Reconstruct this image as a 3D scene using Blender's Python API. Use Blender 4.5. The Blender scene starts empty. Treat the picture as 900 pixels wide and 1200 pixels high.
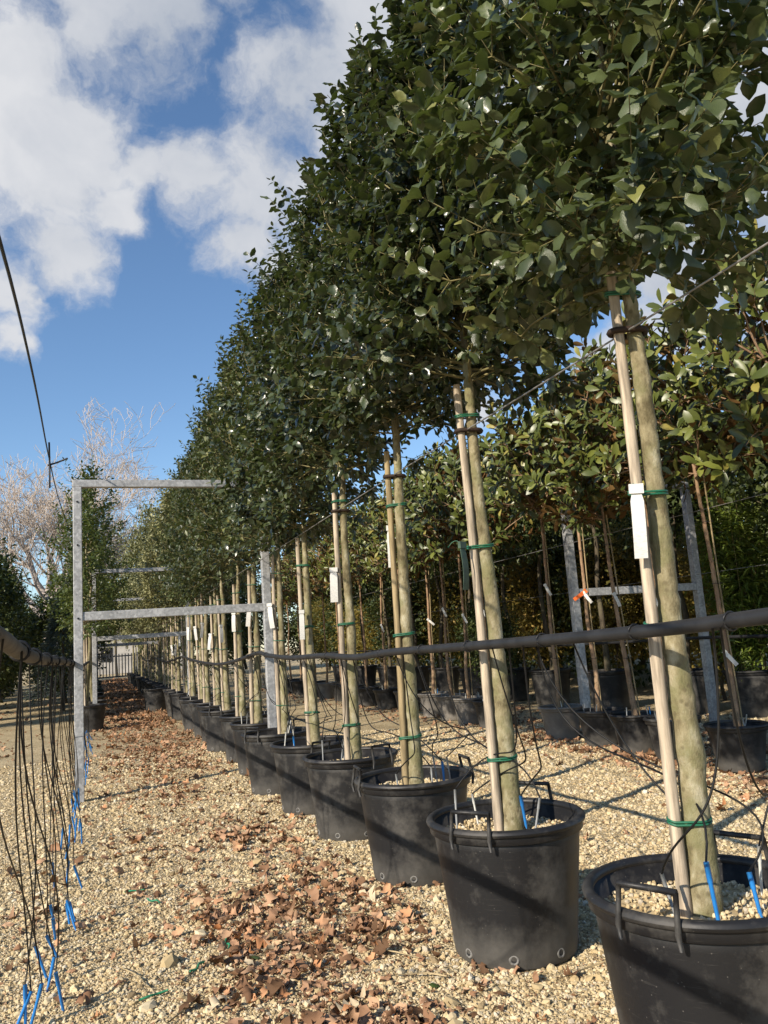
import bpy, math, random
import numpy as np
from mathutils import Matrix, Vector
PI = math.pi
R_ = math.radians
random.seed(7)
sc = bpy.context.scene
C = sc.collection

# ------------------------------------------------------------------ camera
CAM_H = 1.38
cam = bpy.data.cameras.new('camera')
cam_o = bpy.data.objects.new('camera', cam)
C.objects.link(cam_o)
cam.sensor_fit = 'VERTICAL'; cam.sensor_height = 36.0; cam.lens = 28.2
cam.clip_start = 0.05; cam.clip_end = 3000
_y = Vector((-332/940, -174/940, -1)).normalized()          # direction of the tree rows, seen from the camera
_u = Vector((1, .07, 0)).cross(_y).normalized()
if _u.y < 0: _u = -_u
_x = _y.cross(_u)
rot = Matrix((_x, _y, _u))                                   # rows = world axes in camera coordinates
cam_o.matrix_world = Matrix.Translation((0, 0, CAM_H)) @ rot.to_4x4()
sc.camera = cam_o
sc.render.resolution_x = 768; sc.render.resolution_y = 1024
def pix_dir(px, py):                                         # used for the clouds' places in the sky only
    return (rot @ Vector(((px-450)/940, -(py-600)/940, -1))).normalized()

# ------------------------------------------------------------------ light
SUN_AZ = 62.0      # light travels towards this bearing, clockwise from the row direction (+Y)
SUN_EL = 29.0
sun = bpy.data.lights.new('sun', 'SUN'); sun.energy = 5.0; sun.angle = R_(0.53); sun.color = (1, .89, .74)
sun_o = bpy.data.objects.new('sun', sun); C.objects.link(sun_o)
trav = Vector((math.sin(R_(SUN_AZ))*math.cos(R_(SUN_EL)), math.cos(R_(SUN_AZ))*math.cos(R_(SUN_EL)), -math.sin(R_(SUN_EL))))
sun_o.rotation_euler = trav.to_track_quat('-Z', 'Y').to_euler()
sun_o.location = (-30, 0, 30)

world = bpy.data.worlds.new('World'); sc.world = world; world.use_nodes = True
wn = world.node_tree.nodes; wl = world.node_tree.links
wn.clear()
def N(nodes, typ, **kw):
    n = nodes.new(typ)
    for k, v in kw.items(): setattr(n, k, v)
    return n
sky = N(wn, 'ShaderNodeTexSky', sky_type='NISHITA', sun_disc=False)
sky.sun_elevation = R_(SUN_EL); sky.sun_rotation = R_(SUN_AZ+180)
sky.air_density = 1.0; sky.dust_density = 0.25; sky.ozone_density = 3.0; sky.altitude = 100
tc = N(wn, 'ShaderNodeTexCoord')
nz1 = N(wn, 'ShaderNodeTexNoise'); nz1.inputs['Scale'].default_value = 5.5; nz1.inputs['Detail'].default_value = 6; nz1.inputs['Roughness'].default_value = .58
wl.new(tc.outputs['Generated'], nz1.inputs['Vector'])
sub = N(wn, 'ShaderNodeVectorMath', operation='SUBTRACT'); sub.inputs[1].default_value = (.5, .5, .5)
wl.new(nz1.outputs['Color'], sub.inputs[0])
mul = N(wn, 'ShaderNodeVectorMath', operation='SCALE'); mul.inputs['Scale'].default_value = .17
wl.new(sub.outputs[0], mul.inputs[0])
wadd = N(wn, 'ShaderNodeVectorMath', operation='ADD')
wl.new(tc.outputs['Generated'], wadd.inputs[0]); wl.new(mul.outputs[0], wadd.inputs[1])
CLOUDS = [(55,185,118),(35,80,68),(105,160,85),(60,290,75),(140,235,55),(15,340,45),(170,15,75),(215,22,42),(110,20,55),
          (230,200,60),(300,235,95),(285,300,60),(375,110,100),(425,40,95),(335,190,90),(355,335,65),(180,190,45),
          (15,395,28),(560,150,150),(700,60,150),(860,120,150),(800,330,95),(700,420,50),(560,480,45),(640,300,90),
          (990,300,150),(940,460,70),(-90,240,110),(-130,60,130),(250,-90,90),(480,-120,150),(800,-130,180)]
last = None
for (px, py, r) in CLOUDS:
    d = pix_dir(px, py)
    dn = N(wn, 'ShaderNodeVectorMath', operation='DISTANCE'); dn.inputs[1].default_value = d
    wl.new(wadd.outputs[0], dn.inputs[0])
    m = N(wn, 'ShaderNodeMath', operation='MULTIPLY_ADD')
    wl.new(dn.outputs['Value'], m.inputs[0]); m.inputs[1].default_value = -1/(r/940*.95); m.inputs[2].default_value = 1
    if last is None: last = m
    else:
        mx = N(wn, 'ShaderNodeMath', operation='SMOOTH_MAX'); mx.inputs[2].default_value = .15
        wl.new(last.outputs[0], mx.inputs[0]); wl.new(m.outputs[0], mx.inputs[1]); last = mx
nz2 = N(wn, 'ShaderNodeTexNoise'); nz2.inputs['Scale'].default_value = 2.1; nz2.inputs['Detail'].default_value = 7; nz2.inputs['Roughness'].default_value = .6
wl.new(tc.outputs['Generated'], nz2.inputs['Vector'])
gen = N(wn, 'ShaderNodeMapRange'); gen.inputs['From Min'].default_value = .56; gen.inputs['From Max'].default_value = .76; gen.inputs['To Min'].default_value = -.4; gen.inputs['To Max'].default_value = .7
wl.new(nz2.outputs['Fac'], gen.inputs['Value'])
mx = N(wn, 'ShaderNodeMath', operation='SMOOTH_MAX'); mx.inputs[2].default_value = .2
wl.new(last.outputs[0], mx.inputs[0]); wl.new(gen.outputs[0], mx.inputs[1])
nz3 = N(wn, 'ShaderNodeTexNoise'); nz3.inputs['Scale'].default_value = 8; nz3.inputs['Detail'].default_value = 10; nz3.inputs['Roughness'].default_value = .66
wl.new(wadd.outputs[0], nz3.inputs['Vector'])
fa = N(wn, 'ShaderNodeMath', operation='MULTIPLY_ADD'); fa.inputs[1].default_value = 1.9; wl.new(nz3.outputs['Fac'], fa.inputs[0]); wl.new(mx.outputs[0], fa.inputs[2])
dens = N(wn, 'ShaderNodeMapRange', interpolation_type='SMOOTHSTEP'); dens.inputs['From Min'].default_value = .93; dens.inputs['From Max'].default_value = 1.62
dens.inputs['To Max'].default_value = .96
wl.new(fa.outputs[0], dens.inputs['Value'])
nz4 = N(wn, 'ShaderNodeTexNoise'); nz4.inputs['Scale'].default_value = 4.0; nz4.inputs['Detail'].default_value = 5
wl.new(wadd.outputs[0], nz4.inputs['Vector'])
ccol = N(wn, 'ShaderNodeMix', data_type='RGBA'); ccol.inputs['A'].default_value = (2.8, 3.05, 3.5, 1); ccol.inputs['B'].default_value = (4.5, 4.55, 4.7, 1)
cr = N(wn, 'ShaderNodeMapRange'); cr.inputs['From Min'].default_value = .36; cr.inputs['From Max'].default_value = .6
wl.new(nz4.outputs['Fac'], cr.inputs['Value']); wl.new(cr.outputs[0], ccol.inputs['Factor'])
hs_ = N(wn, 'ShaderNodeHueSaturation'); hs_.inputs['Saturation'].default_value = 1.06; wl.new(sky.outputs[0], hs_.inputs['Color'])
mixs = N(wn, 'ShaderNodeMix', data_type='RGBA')
wl.new(dens.outputs[0], mixs.inputs['Factor']); wl.new(hs_.outputs[0], mixs.inputs['A']); wl.new(ccol.outputs['Result'], mixs.inputs['B'])
bg = N(wn, 'ShaderNodeBackground'); bg.inputs['Strength'].default_value = .12
wl.new(mixs.outputs['Result'], bg.inputs['Color'])
wo = N(wn, 'ShaderNodeOutputWorld'); wl.new(bg.outputs[0], wo.inputs['Surface'])

sc.view_settings.view_transform = 'Standard'; sc.view_settings.look = 'None'
sc.view_settings.gamma = 1; sc.view_settings.exposure = 0.50; sc.view_settings.use_curve_mapping = False
sc.render.engine = 'CYCLES'
sc.cycles.max_bounces = 4; sc.cycles.diffuse_bounces = 2; sc.cycles.glossy_bounces = 2; sc.cycles.transmission_bounces = 2

# ------------------------------------------------------------------ materials
def new_mat(name):
    m = bpy.data.materials.new(name); m.use_nodes = True
    n = m.node_tree.nodes; n.clear()
    out = n.new('ShaderNodeOutputMaterial'); p = n.new('ShaderNodeBsdfPrincipled')
    m.node_tree.links.new(p.outputs[0], out.inputs[0])
    return m, n, m.node_tree.links, p, out
def ramp(n, stops):
    r = n.new('ShaderNodeValToRGB'); e = r.color_ramp.elements
    while len(e) < len(stops): e.new(.5)
    for i, (pos, c) in enumerate(stops):
        e[i].position = pos; e[i].color = (*c, 1)
    return r
def noise(n, l, scale, detail=4, rough=.55, vec=None, stretch=None, coord='Object'):
    t = n.new('ShaderNodeTexNoise'); t.inputs['Scale'].default_value = scale; t.inputs['Detail'].default_value = detail; t.inputs['Roughness'].default_value = rough
    c = n.new('ShaderNodeTexCoord'); src = c.outputs[coord]
    if stretch:
        mp = n.new('ShaderNodeMapping'); mp.inputs['Scale'].default_value = stretch
        l.new(src, mp.inputs['Vector']); src = mp.outputs[0]
    l.new(src, t.inputs['Vector'])
    return t
def bump(n, l, p, h, strength, dist=.01):
    b = n.new('ShaderNodeBump'); b.inputs['Strength'].default_value = strength; b.inputs['Distance'].default_value = dist
    l.new(h, b.inputs['Height']); l.new(b.outputs[0], p.inputs['Normal']); return b
def tint_val(n, l, spread=1.0):
    a = n.new('ShaderNodeAttribute'); a.attribute_name = 'tint'
    o = n.new('ShaderNodeObjectInfo')
    m1 = n.new('ShaderNodeMath'); m1.operation = 'MULTIPLY_ADD'; l.new(o.outputs['Random'], m1.inputs[0]); m1.inputs[1].default_value = .62*spread; m1.inputs[2].default_value = -.31*spread
    m2 = n.new('ShaderNodeMath'); m2.operation = 'ADD'; l.new(a.outputs['Fac'], m2.inputs[0]); l.new(m1.outputs[0], m2.inputs[1]); m2.use_clamp = True
    return m2.outputs[0]
def leaf_mat(name, stops, rough=.35, trans=.18, tcol=(.2, .3, .05), spec=.5, spread=1.0, fine=False):
    m, n, l, p, out = new_mat(name)
    r = ramp(n, stops); l.new(tint_val(n, l, spread), r.inputs['Fac'])
    if not fine:
        l.new(r.outputs[0], p.inputs['Base Color']); p.inputs['Roughness'].default_value = rough; p.inputs['Specular IOR Level'].default_value = spec
    nn = noise(n, l, 55, 2)
    mixc = n.new('ShaderNodeMix'); mixc.data_type = 'RGBA'; mixc.blend_type = 'MULTIPLY'; mixc.inputs['Factor'].default_value = .5
    r2 = ramp(n, [(.3, (.55, .55, .55)), (.7, (1.25, 1.25, 1.25))]); l.new(nn.outputs['Fac'], r2.inputs['Fac'])
    l.new(r.outputs[0], mixc.inputs['A']); l.new(r2.outputs[0], mixc.inputs['B'])
    if fine:
        l.new(mixc.outputs['Result'], p.inputs['Base Color']); p.inputs['Roughness'].default_value = rough; p.inputs['Specular IOR Level'].default_value = spec
        bump(n, l, p, nn.outputs['Fac'], .25, .006)
    if trans > 0:
        t = n.new('ShaderNodeBsdfTranslucent'); t.inputs['Color'].default_value = (*tcol, 1)
        ms = n.new('ShaderNodeMixShader'); ms.inputs[0].default_value = trans
        l.new(p.outputs[0], ms.inputs[1]); l.new(t.outputs[0], ms.inputs[2]); l.new(ms.outputs[0], out.inputs[0])
    return m
M = {}
M['holly'] = leaf_mat('holly_leaf', [(0, (.018, .027, .011)), (.4, (.042, .057, .023)), (.75, (.080, .100, .040)), (1, (.17, .175, .058))], .30, .10, (.16, .22, .04), .6, fine=True)
M['holly_far'] = leaf_mat('holly_leaf_distant', [(0, (.018, .027, .011)), (.4, (.042, .057, .023)), (.75, (.080, .100, .040)), (1, (.17, .175, .058))], .46, .10, (.16, .22, .04), .45)
M['holly_near'] = leaf_mat('holly_leaf_broad', [(0, (.032, .044, .014)), (.4, (.052, .070, .027)), (.75, (.092, .114, .044)), (1, (.19, .195, .06))], .34, .12, (.20, .27, .05), .55, fine=True)
M['mag_top'] = leaf_mat('magnolia_leaf_upper', [(0, (.050, .068, .013)), (.5, (.098, .12, .023)), (.85, (.16, .18, .034)), (1, (.28, .24, .055))], .40, .12, (.25, .28, .05), .55)
M['mag_bot'] = leaf_mat('magnolia_leaf_underside', [(0, (.12, .062, .020)), (.5, (.17, .10, .034)), (1, (.16, .16, .06))], .75, .08, (.3, .2, .05), .2)
M['bg_leaf'] = leaf_mat('evergreen_leaf', [(0, (.020, .032, .010)), (.5, (.050, .070, .020)), (1, (.11, .125, .034))], .5, .14, (.16, .2, .03), .35)
M['bg_olive'] = leaf_mat('olive_leaf', [(0, (.14, .15, .07)), (.5, (.24, .24, .115)), (1, (.36, .34, .17))], .55, .15, (.3, .3, .1), .3)
M['bg_yellow'] = leaf_mat('yellowing_leaf', [(0, (.07, .075, .015)), (.5, (.17, .14, .03)), (1, (.33, .22, .06))], .55, .25, (.5, .38, .08), .3)
M['bamboo'] = leaf_mat('bamboo_leaf', [(0, (.07, .11, .02)), (.5, (.15, .20, .035)), (.9, (.25, .29, .05)), (1, (.45, .34, .04))], .42, .25, (.35, .42, .05), .4)
M['conifer'] = leaf_mat('blue_conifer_needle', [(0, (.07, .10, .085)), (1, (.17, .21, .18))], .6, .05, (.2, .3, .2), .3)
M['side_leaf'] = leaf_mat('light_evergreen_leaf', [(0, (.022, .038, .010)), (.5, (.048, .070, .018)), (1, (.11, .125, .035))], .45, .16, (.2, .26, .04), .4)
M['litter'] = leaf_mat('dry_leaf', [(0, (.11, .06, .03)), (.25, (.24, .13, .07)), (.5, (.37, .215, .125)), (.72, (.47, .30, .18)), (.86, (.50, .22, .09)), (1, (.55, .45, .30))], .75, .06, (.5, .25, .1), .25)
M['green_fallen'] = leaf_mat('fallen_green_leaf', [(0, (.05, .09, .02)), (1, (.08, .12, .03))], .4, .1)

def simple(name, col, rough=.6, spec=.4, metal=0, nscale=20, var=.25, bscale=None, bstr=.2, stretch=None, bdist=.004):
    m, n, l, p, out = new_mat(name)
    t = noise(n, l, nscale, 5, .6, stretch=stretch)
    lo = tuple(c*(1-var) for c in col); hi = tuple(min(1, c*(1+var)) for c in col)
    r = ramp(n, [(.38, lo), (.62, hi)]); l.new(t.outputs['Fac'], r.inputs['Fac']); l.new(r.outputs[0], p.inputs['Base Color'])
    p.inputs['Roughness'].default_value = rough; p.inputs['Specular IOR Level'].default_value = spec; p.inputs['Metallic'].default_value = metal
    if bscale:
        t2 = noise(n, l, bscale, 4, .6, stretch=stretch); bump(n, l, p, t2.outputs['Fac'], bstr, bdist)
    return m
def bark(name, stops, scale=14, moss=(.15, .15, .065), mossamt=.6):
    m, n, l, p, out = new_mat(name)
    t = noise(n, l, scale, 6, .65, stretch=(1, 1, .45)); r = ramp(n, stops); l.new(t.outputs['Fac'], r.inputs['Fac'])
    t2 = noise(n, l, 5, 4, .6); r2 = ramp(n, [(.48, (0, 0, 0)), (.58, (mossamt,)*3)]); l.new(t2.outputs['Fac'], r2.inputs['Fac'])
    mx = n.new('ShaderNodeMix'); mx.data_type = 'RGBA'; mx.inputs['B'].default_value = (*moss, 1)
    l.new(r2.outputs[0], mx.inputs['Factor']); l.new(r.outputs[0], mx.inputs['A'])
    # pale lichen spots and dark rings
    v = n.new('ShaderNodeTexVoronoi'); v.inputs['Scale'].default_value = 26
    co = n.new('ShaderNodeTexCoord'); l.new(co.outputs['Object'], v.inputs['Vector'])
    r3 = ramp(n, [(.12, (.65,)*3), (.26, (0, 0, 0))]); l.new(v.outputs['Distance'], r3.inputs['Fac'])
    mx2 = n.new('ShaderNodeMix'); mx2.data_type = 'RGBA'; mx2.inputs['B'].default_value = (.11, .09, .05, 1)
    l.new(r3.outputs[0], mx2.inputs['Factor']); l.new(mx.outputs['Result'], mx2.inputs['A'])
    l.new(mx2.outputs['Result'], p.inputs['Base Color']); p.inputs['Roughness'].default_value = .8; p.inputs['Specular IOR Level'].default_value = .2
    t4 = noise(n, l, 40, 6, .7, stretch=(1, 1, .6)); bump(n, l, p, t4.outputs['Fac'], .7, .012)
    return m
M['bark'] = bark('holly_bark', [(.36, (.10, .082, .042)), (.45, (.19, .16, .09)), (.53, (.255, .22, .13)), (.64, (.38, .345, .24))])
M['bark_mag'] = bark('magnolia_bark', [(.3, (.17, .10, .06)), (.5, (.28, .18, .11)), (.7, (.38, .26, .17))], mossamt=.15)
M['bark_dark'] = bark('dark_bark', [(.3, (.05, .04, .028)), (.6, (.10, .08, .055)), (.8, (.15, .12, .08))], mossamt=.2)
M['bark_plane'] = bark('pale_bare_bark', [(.3, (.30, .25, .22)), (.5, (.46, .40, .36)), (.7, (.62, .56, .51))], scale=3, mossamt=.1)
M['twig'] = simple('yellow_twig', (.15, .13, .05), .6, var=.35)
M['twig_dark'] = simple('brown_twig', (.12, .09, .05), .7, var=.3)
M['stake'] = simple('weathered_pole', (.37, .305, .225), .75, .25, nscale=48, var=.40, bscale=60, bstr=.35, stretch=(1, 1, .08))
M['stake_old'] = simple('old_grey_pole', (.26, .20, .11), .8, .2, nscale=48, var=.35, bscale=60, bstr=.35, stretch=(1, 1, .08))
M['wire'] = simple('steel_wire', (.30, .29, .28), .45, .5, metal=.6)
M['cable'] = simple('black_cable', (.012, .012, .013), .5)
M['tube'] = simple('black_drip_tube', (.005, .005, .005), .55, .35, var=.1)
M['hose'] = simple('black_poly_hose', (.016, .016, .017), .55, .4, nscale=12, var=.3, bscale=30, bstr=.12)
M['hose_dust'] = simple('dusty_poly_hose', (.095, .085, .072), .7, .3, nscale=14, var=.3, bscale=30, bstr=.15)
M['blue'] = simple('blue_plastic', (.022, .19, .52), .4, .5, var=.12)
M['grey_pl'] = simple('grey_plastic', (.30, .31, .31), .5, .4, var=.12)
M['white_pl'] = simple('white_plastic', (.62, .62, .58), .5, .4, var=.08)
M['green_pl'] = simple('green_tie', (.012, .105, .055), .45, .5, var=.2)
M['dark_tie'] = simple('dark_rubber_tie', (.030, .018, .012), .7, .3)
M['orange'] = simple('orange_tag', (.70, .14, .025), .55, .3)
M['dgreen_tag'] = simple('dark_green_tag', (.045, .075, .05), .5, .4)
M['wall'] = simple('pale_render', (.42, .40, .37), .9, .2, nscale=1.2, var=.15)
M['roof'] = simple('dull_roof', (.22, .15, .12), .9, .2, nscale=2, var=.2)
M['gate'] = simple('grey_gate_metal', (.10, .105, .11), .5, .4, nscale=3, var=.15)
M['straw'] = simple('dry_stalk', (.36, .28, .16), .8, .2)
M['scrap'] = simple('green_scrap', (.025, .20, .10), .5, .4, var=.3)
# printed tag
def tag_mat():
    m, n, l, p, out = new_mat('printed_white_tag')
    w = n.new('ShaderNodeTexCoord'); mp = n.new('ShaderNodeMapping'); mp.inputs['Scale'].default_value = (70, 70, 260); l.new(w.outputs['Object'], mp.inputs['Vector'])
    t = n.new('ShaderNodeTexNoise'); t.inputs['Scale'].default_value = 1.0; t.inputs['Detail'].default_value = 2; l.new(mp.outputs[0], t.inputs['Vector'])
    r = ramp(n, [(.54, (.60, .59, .55)), (.60, (.51, .50, .48))]); l.new(t.outputs['Fac'], r.inputs['Fac']); l.new(r.outputs[0], p.inputs['Base Color'])
    p.inputs['Roughness'].default_value = .5
    return m
M['tag'] = tag_mat()
def galv():
    m, n, l, p, out = new_mat('galvanised_steel')
    v = n.new('ShaderNodeTexVoronoi'); v.inputs['Scale'].default_value = 42; c = n.new('ShaderNodeTexCoord'); l.new(c.outputs['Object'], v.inputs['Vector'])
    t = noise(n, l, 5, 6, .7)
    ad = n.new('ShaderNodeMath'); ad.operation = 'MULTIPLY_ADD'; l.new(v.outputs['Color'], ad.inputs[0]); ad.inputs[1].default_value = .45; l.new(t.outputs['Fac'], ad.inputs[2])
    r = ramp(n, [(.35, (.20, .205, .21)), (.7, (.34, .345, .35)), (.95, (.48, .485, .49))]); l.new(ad.outputs[0], r.inputs['Fac']); l.new(r.outputs[0], p.inputs['Base Color'])
    p.inputs['Metallic'].default_value = .35; p.inputs['Roughness'].default_value = .55
    t2 = noise(n, l, 60, 4); bump(n, l, p, t2.outputs['Fac'], .1, .003)
    return m
M['galv'] = galv()
def pot_mat(name, col, dust, scr=.5):
    m, n, l, p, out = new_mat(name)
    t = noise(n, l, 4.5, 8, .68); oi = n.new('ShaderNodeObjectInfo')
    r = ramp(n, [(.47, (0, 0, 0)), (.68, (scr,)*3)]); l.new(t.outputs['Fac'], r.inputs['Fac'])
    v = n.new('ShaderNodeTexVoronoi'); v.inputs['Scale'].default_value = 38; c = n.new('ShaderNodeTexCoord'); l.new(c.outputs['Object'], v.inputs['Vector'])
    r3 = ramp(n, [(.06, (.7,)*3), (.10, (0, 0, 0))]); l.new(v.outputs['Distance'], r3.inputs['Fac'])
    s = noise(n, l, 6, 3, .5, stretch=(2, 2, 60)); r4 = ramp(n, [(.66, (0, 0, 0)), (.72, (.25,)*3)]); l.new(s.outputs['Fac'], r4.inputs['Fac'])
    mxx = n.new('ShaderNodeMath'); mxx.operation = 'MAXIMUM'; l.new(r.outputs[0], mxx.inputs[0]); l.new(r3.outputs[0], mxx.inputs[1])
    mx3 = n.new('ShaderNodeMath'); mx3.operation = 'MAXIMUM'; l.new(mxx.outputs[0], mx3.inputs[0]); l.new(r4.outputs[0], mx3.inputs[1])
    # splashed soil low on the wall, with its own ragged edge
    sx = n.new('ShaderNodeSeparateXYZ'); l.new(c.outputs['Object'], sx.inputs[0])
    nn = noise(n, l, 7, 6, .7); sb = n.new('ShaderNodeMath'); sb.operation = 'MULTIPLY_ADD'; l.new(nn.outputs['Fac'], sb.inputs[0]); sb.inputs[1].default_value = -.34; l.new(sx.outputs['Z'], sb.inputs[2])
    mr = n.new('ShaderNodeMapRange'); mr.inputs['From Min'].default_value = -.17; mr.inputs['From Max'].default_value = .03; mr.inputs['To Min'].default_value = .75; mr.inputs['To Max'].default_value = 0; l.new(sb.outputs[0], mr.inputs['Value'])
    mx4 = n.new('ShaderNodeMath'); mx4.operation = 'MAXIMUM'; l.new(mx3.outputs[0], mx4.inputs[0]); l.new(mr.outputs[0], mx4.inputs[1])
    mx = n.new('ShaderNodeMix'); mx.data_type = 'RGBA'; mx.inputs['A'].default_value = (*col, 1); mx.inputs['B'].default_value = (*dust, 1)
    l.new(mx4.outputs[0], mx.inputs['Factor']); l.new(mx.outputs['Result'], p.inputs['Base Color'])
    rr = n.new('ShaderNodeMapRange'); rr.inputs['To Min'].default_value = .48; rr.inputs['To Max'].default_value = .8; l.new(mx4.outputs[0], rr.inputs['Value']); l.new(rr.outputs[0], p.inputs['Roughness'])
    p.inputs['Specular IOR Level'].default_value = .4
    t4 = noise(n, l, 90, 3); bump(n, l, p, t4.outputs['Fac'], .12, .003)
    return m
M['pot'] = pot_mat('black_pot_plastic', (.012, .012, .013), (.105, .098, .086), .65)
M['pot_grey'] = pot_mat('dusty_grey_pot_plastic', (.12, .11, .098), (.24, .22, .19), .8)
def gravel_ground():
    m, n, l, p, out = new_mat('gravel_ground')
    c = n.new('ShaderNodeTexCoord')
    v = n.new('ShaderNodeTexVoronoi'); v.inputs['Scale'].default_value = 90; l.new(c.outputs['Object'], v.inputs['Vector'])
    v2 = n.new('ShaderNodeTexVoronoi'); v2.inputs['Scale'].default_value = 34; l.new(c.outputs['Object'], v2.inputs['Vector'])
    sep = n.new('ShaderNodeSeparateColor'); l.new(v.outputs['Color'], sep.inputs[0])
    r = ramp(n, [(0, (.28, .21, .12)), (.35, (.47, .37, .21)), (.7, (.57, .465, .285)), (1, (.66, .565, .38))]); l.new(sep.outputs[0], r.inputs['Fac'])
    t = noise(n, l, .9, 8, .65); t3 = noise(n, l, 7, 6, .7)
    r2 = ramp(n, [(.34, (.60, .58, .54)), (.5, (.88, .87, .85)), (.66, (1, 1, 1))]); l.new(t.outputs['Fac'], r2.inputs['Fac'])
    mx = n.new('ShaderNodeMix'); mx.data_type = 'RGBA'; mx.blend_type = 'MULTIPLY'; mx.inputs['Factor'].default_value = .8
    l.new(r.outputs[0], mx.inputs['A']); l.new(r2.outputs[0], mx.inputs['B'])
    r5 = ramp(n, [(.56, (0, 0, 0)), (.74, (.6,)*3)]); l.new(t3.outputs['Fac'], r5.inputs['Fac'])
    mx2 = n.new('ShaderNodeMix'); mx2.data_type = 'RGBA'; mx2.inputs['B'].default_value = (.16, .115, .07, 1)
    l.new(r5.outputs[0], mx2.inputs['Factor']); l.new(mx.outputs['Result'], mx2.inputs['A'])
    l.new(mx2.outputs['Result'], p.inputs['Base Color']); p.inputs['Roughness'].default_value = .95; p.inputs['Specular IOR Level'].default_value = .15
    ad = n.new('ShaderNodeMath'); ad.operation = 'MULTIPLY_ADD'; l.new(v2.outputs['Distance'], ad.inputs[0]); ad.inputs[1].default_value = .9; l.new(v.outputs['Distance'], ad.inputs[2])
    b = bump(n, l, p, ad.outputs[0], .9, .012); b.invert = True
    return m
M['ground'] = gravel_ground()
def stone_mat():
    m, n, l, p, out = new_mat('limestone_pebble')
    oi = n.new('ShaderNodeObjectInfo')
    a = n.new('ShaderNodeAttribute'); a.attribute_name = 'tint'
    ad = n.new('ShaderNodeMath'); ad.operation = 'ADD'; l.new(oi.outputs['Random'], ad.inputs[0]); l.new(a.outputs['Fac'], ad.inputs[1])
    fr = n.new('ShaderNodeMath'); fr.operation = 'FRACT'; l.new(ad.outputs[0], fr.inputs[0])
    r = ramp(n, [(0, (.24, .18, .105)), (.12, (.44, .335, .18)), (.55, (.59, .475, .285)), (.88, (.67, .565, .375)), (.95, (.42, .37, .29)), (1, (.72, .65, .50))])
    l.new(fr.outputs[0], r.inputs['Fac'])
    t = noise(n, l, 30, 5, .7); r2 = ramp(n, [(.3, (.75,)*3), (.7, (1.1,)*3)]); l.new(t.outputs['Fac'], r2.inputs['Fac'])
    mx = n.new('ShaderNodeMix'); mx.data_type = 'RGBA'; mx.blend_type = 'MULTIPLY'; mx.inputs['Factor'].default_value = 1
    l.new(r.outputs[0], mx.inputs['A']); l.new(r2.outputs[0], mx.inputs['B']); l.new(mx.outputs['Result'], p.inputs['Base Color'])
    p.inputs['Roughness'].default_value = .9; p.inputs['Specular IOR Level'].default_value = .2
    return m
M['stone'] = stone_mat()

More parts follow.
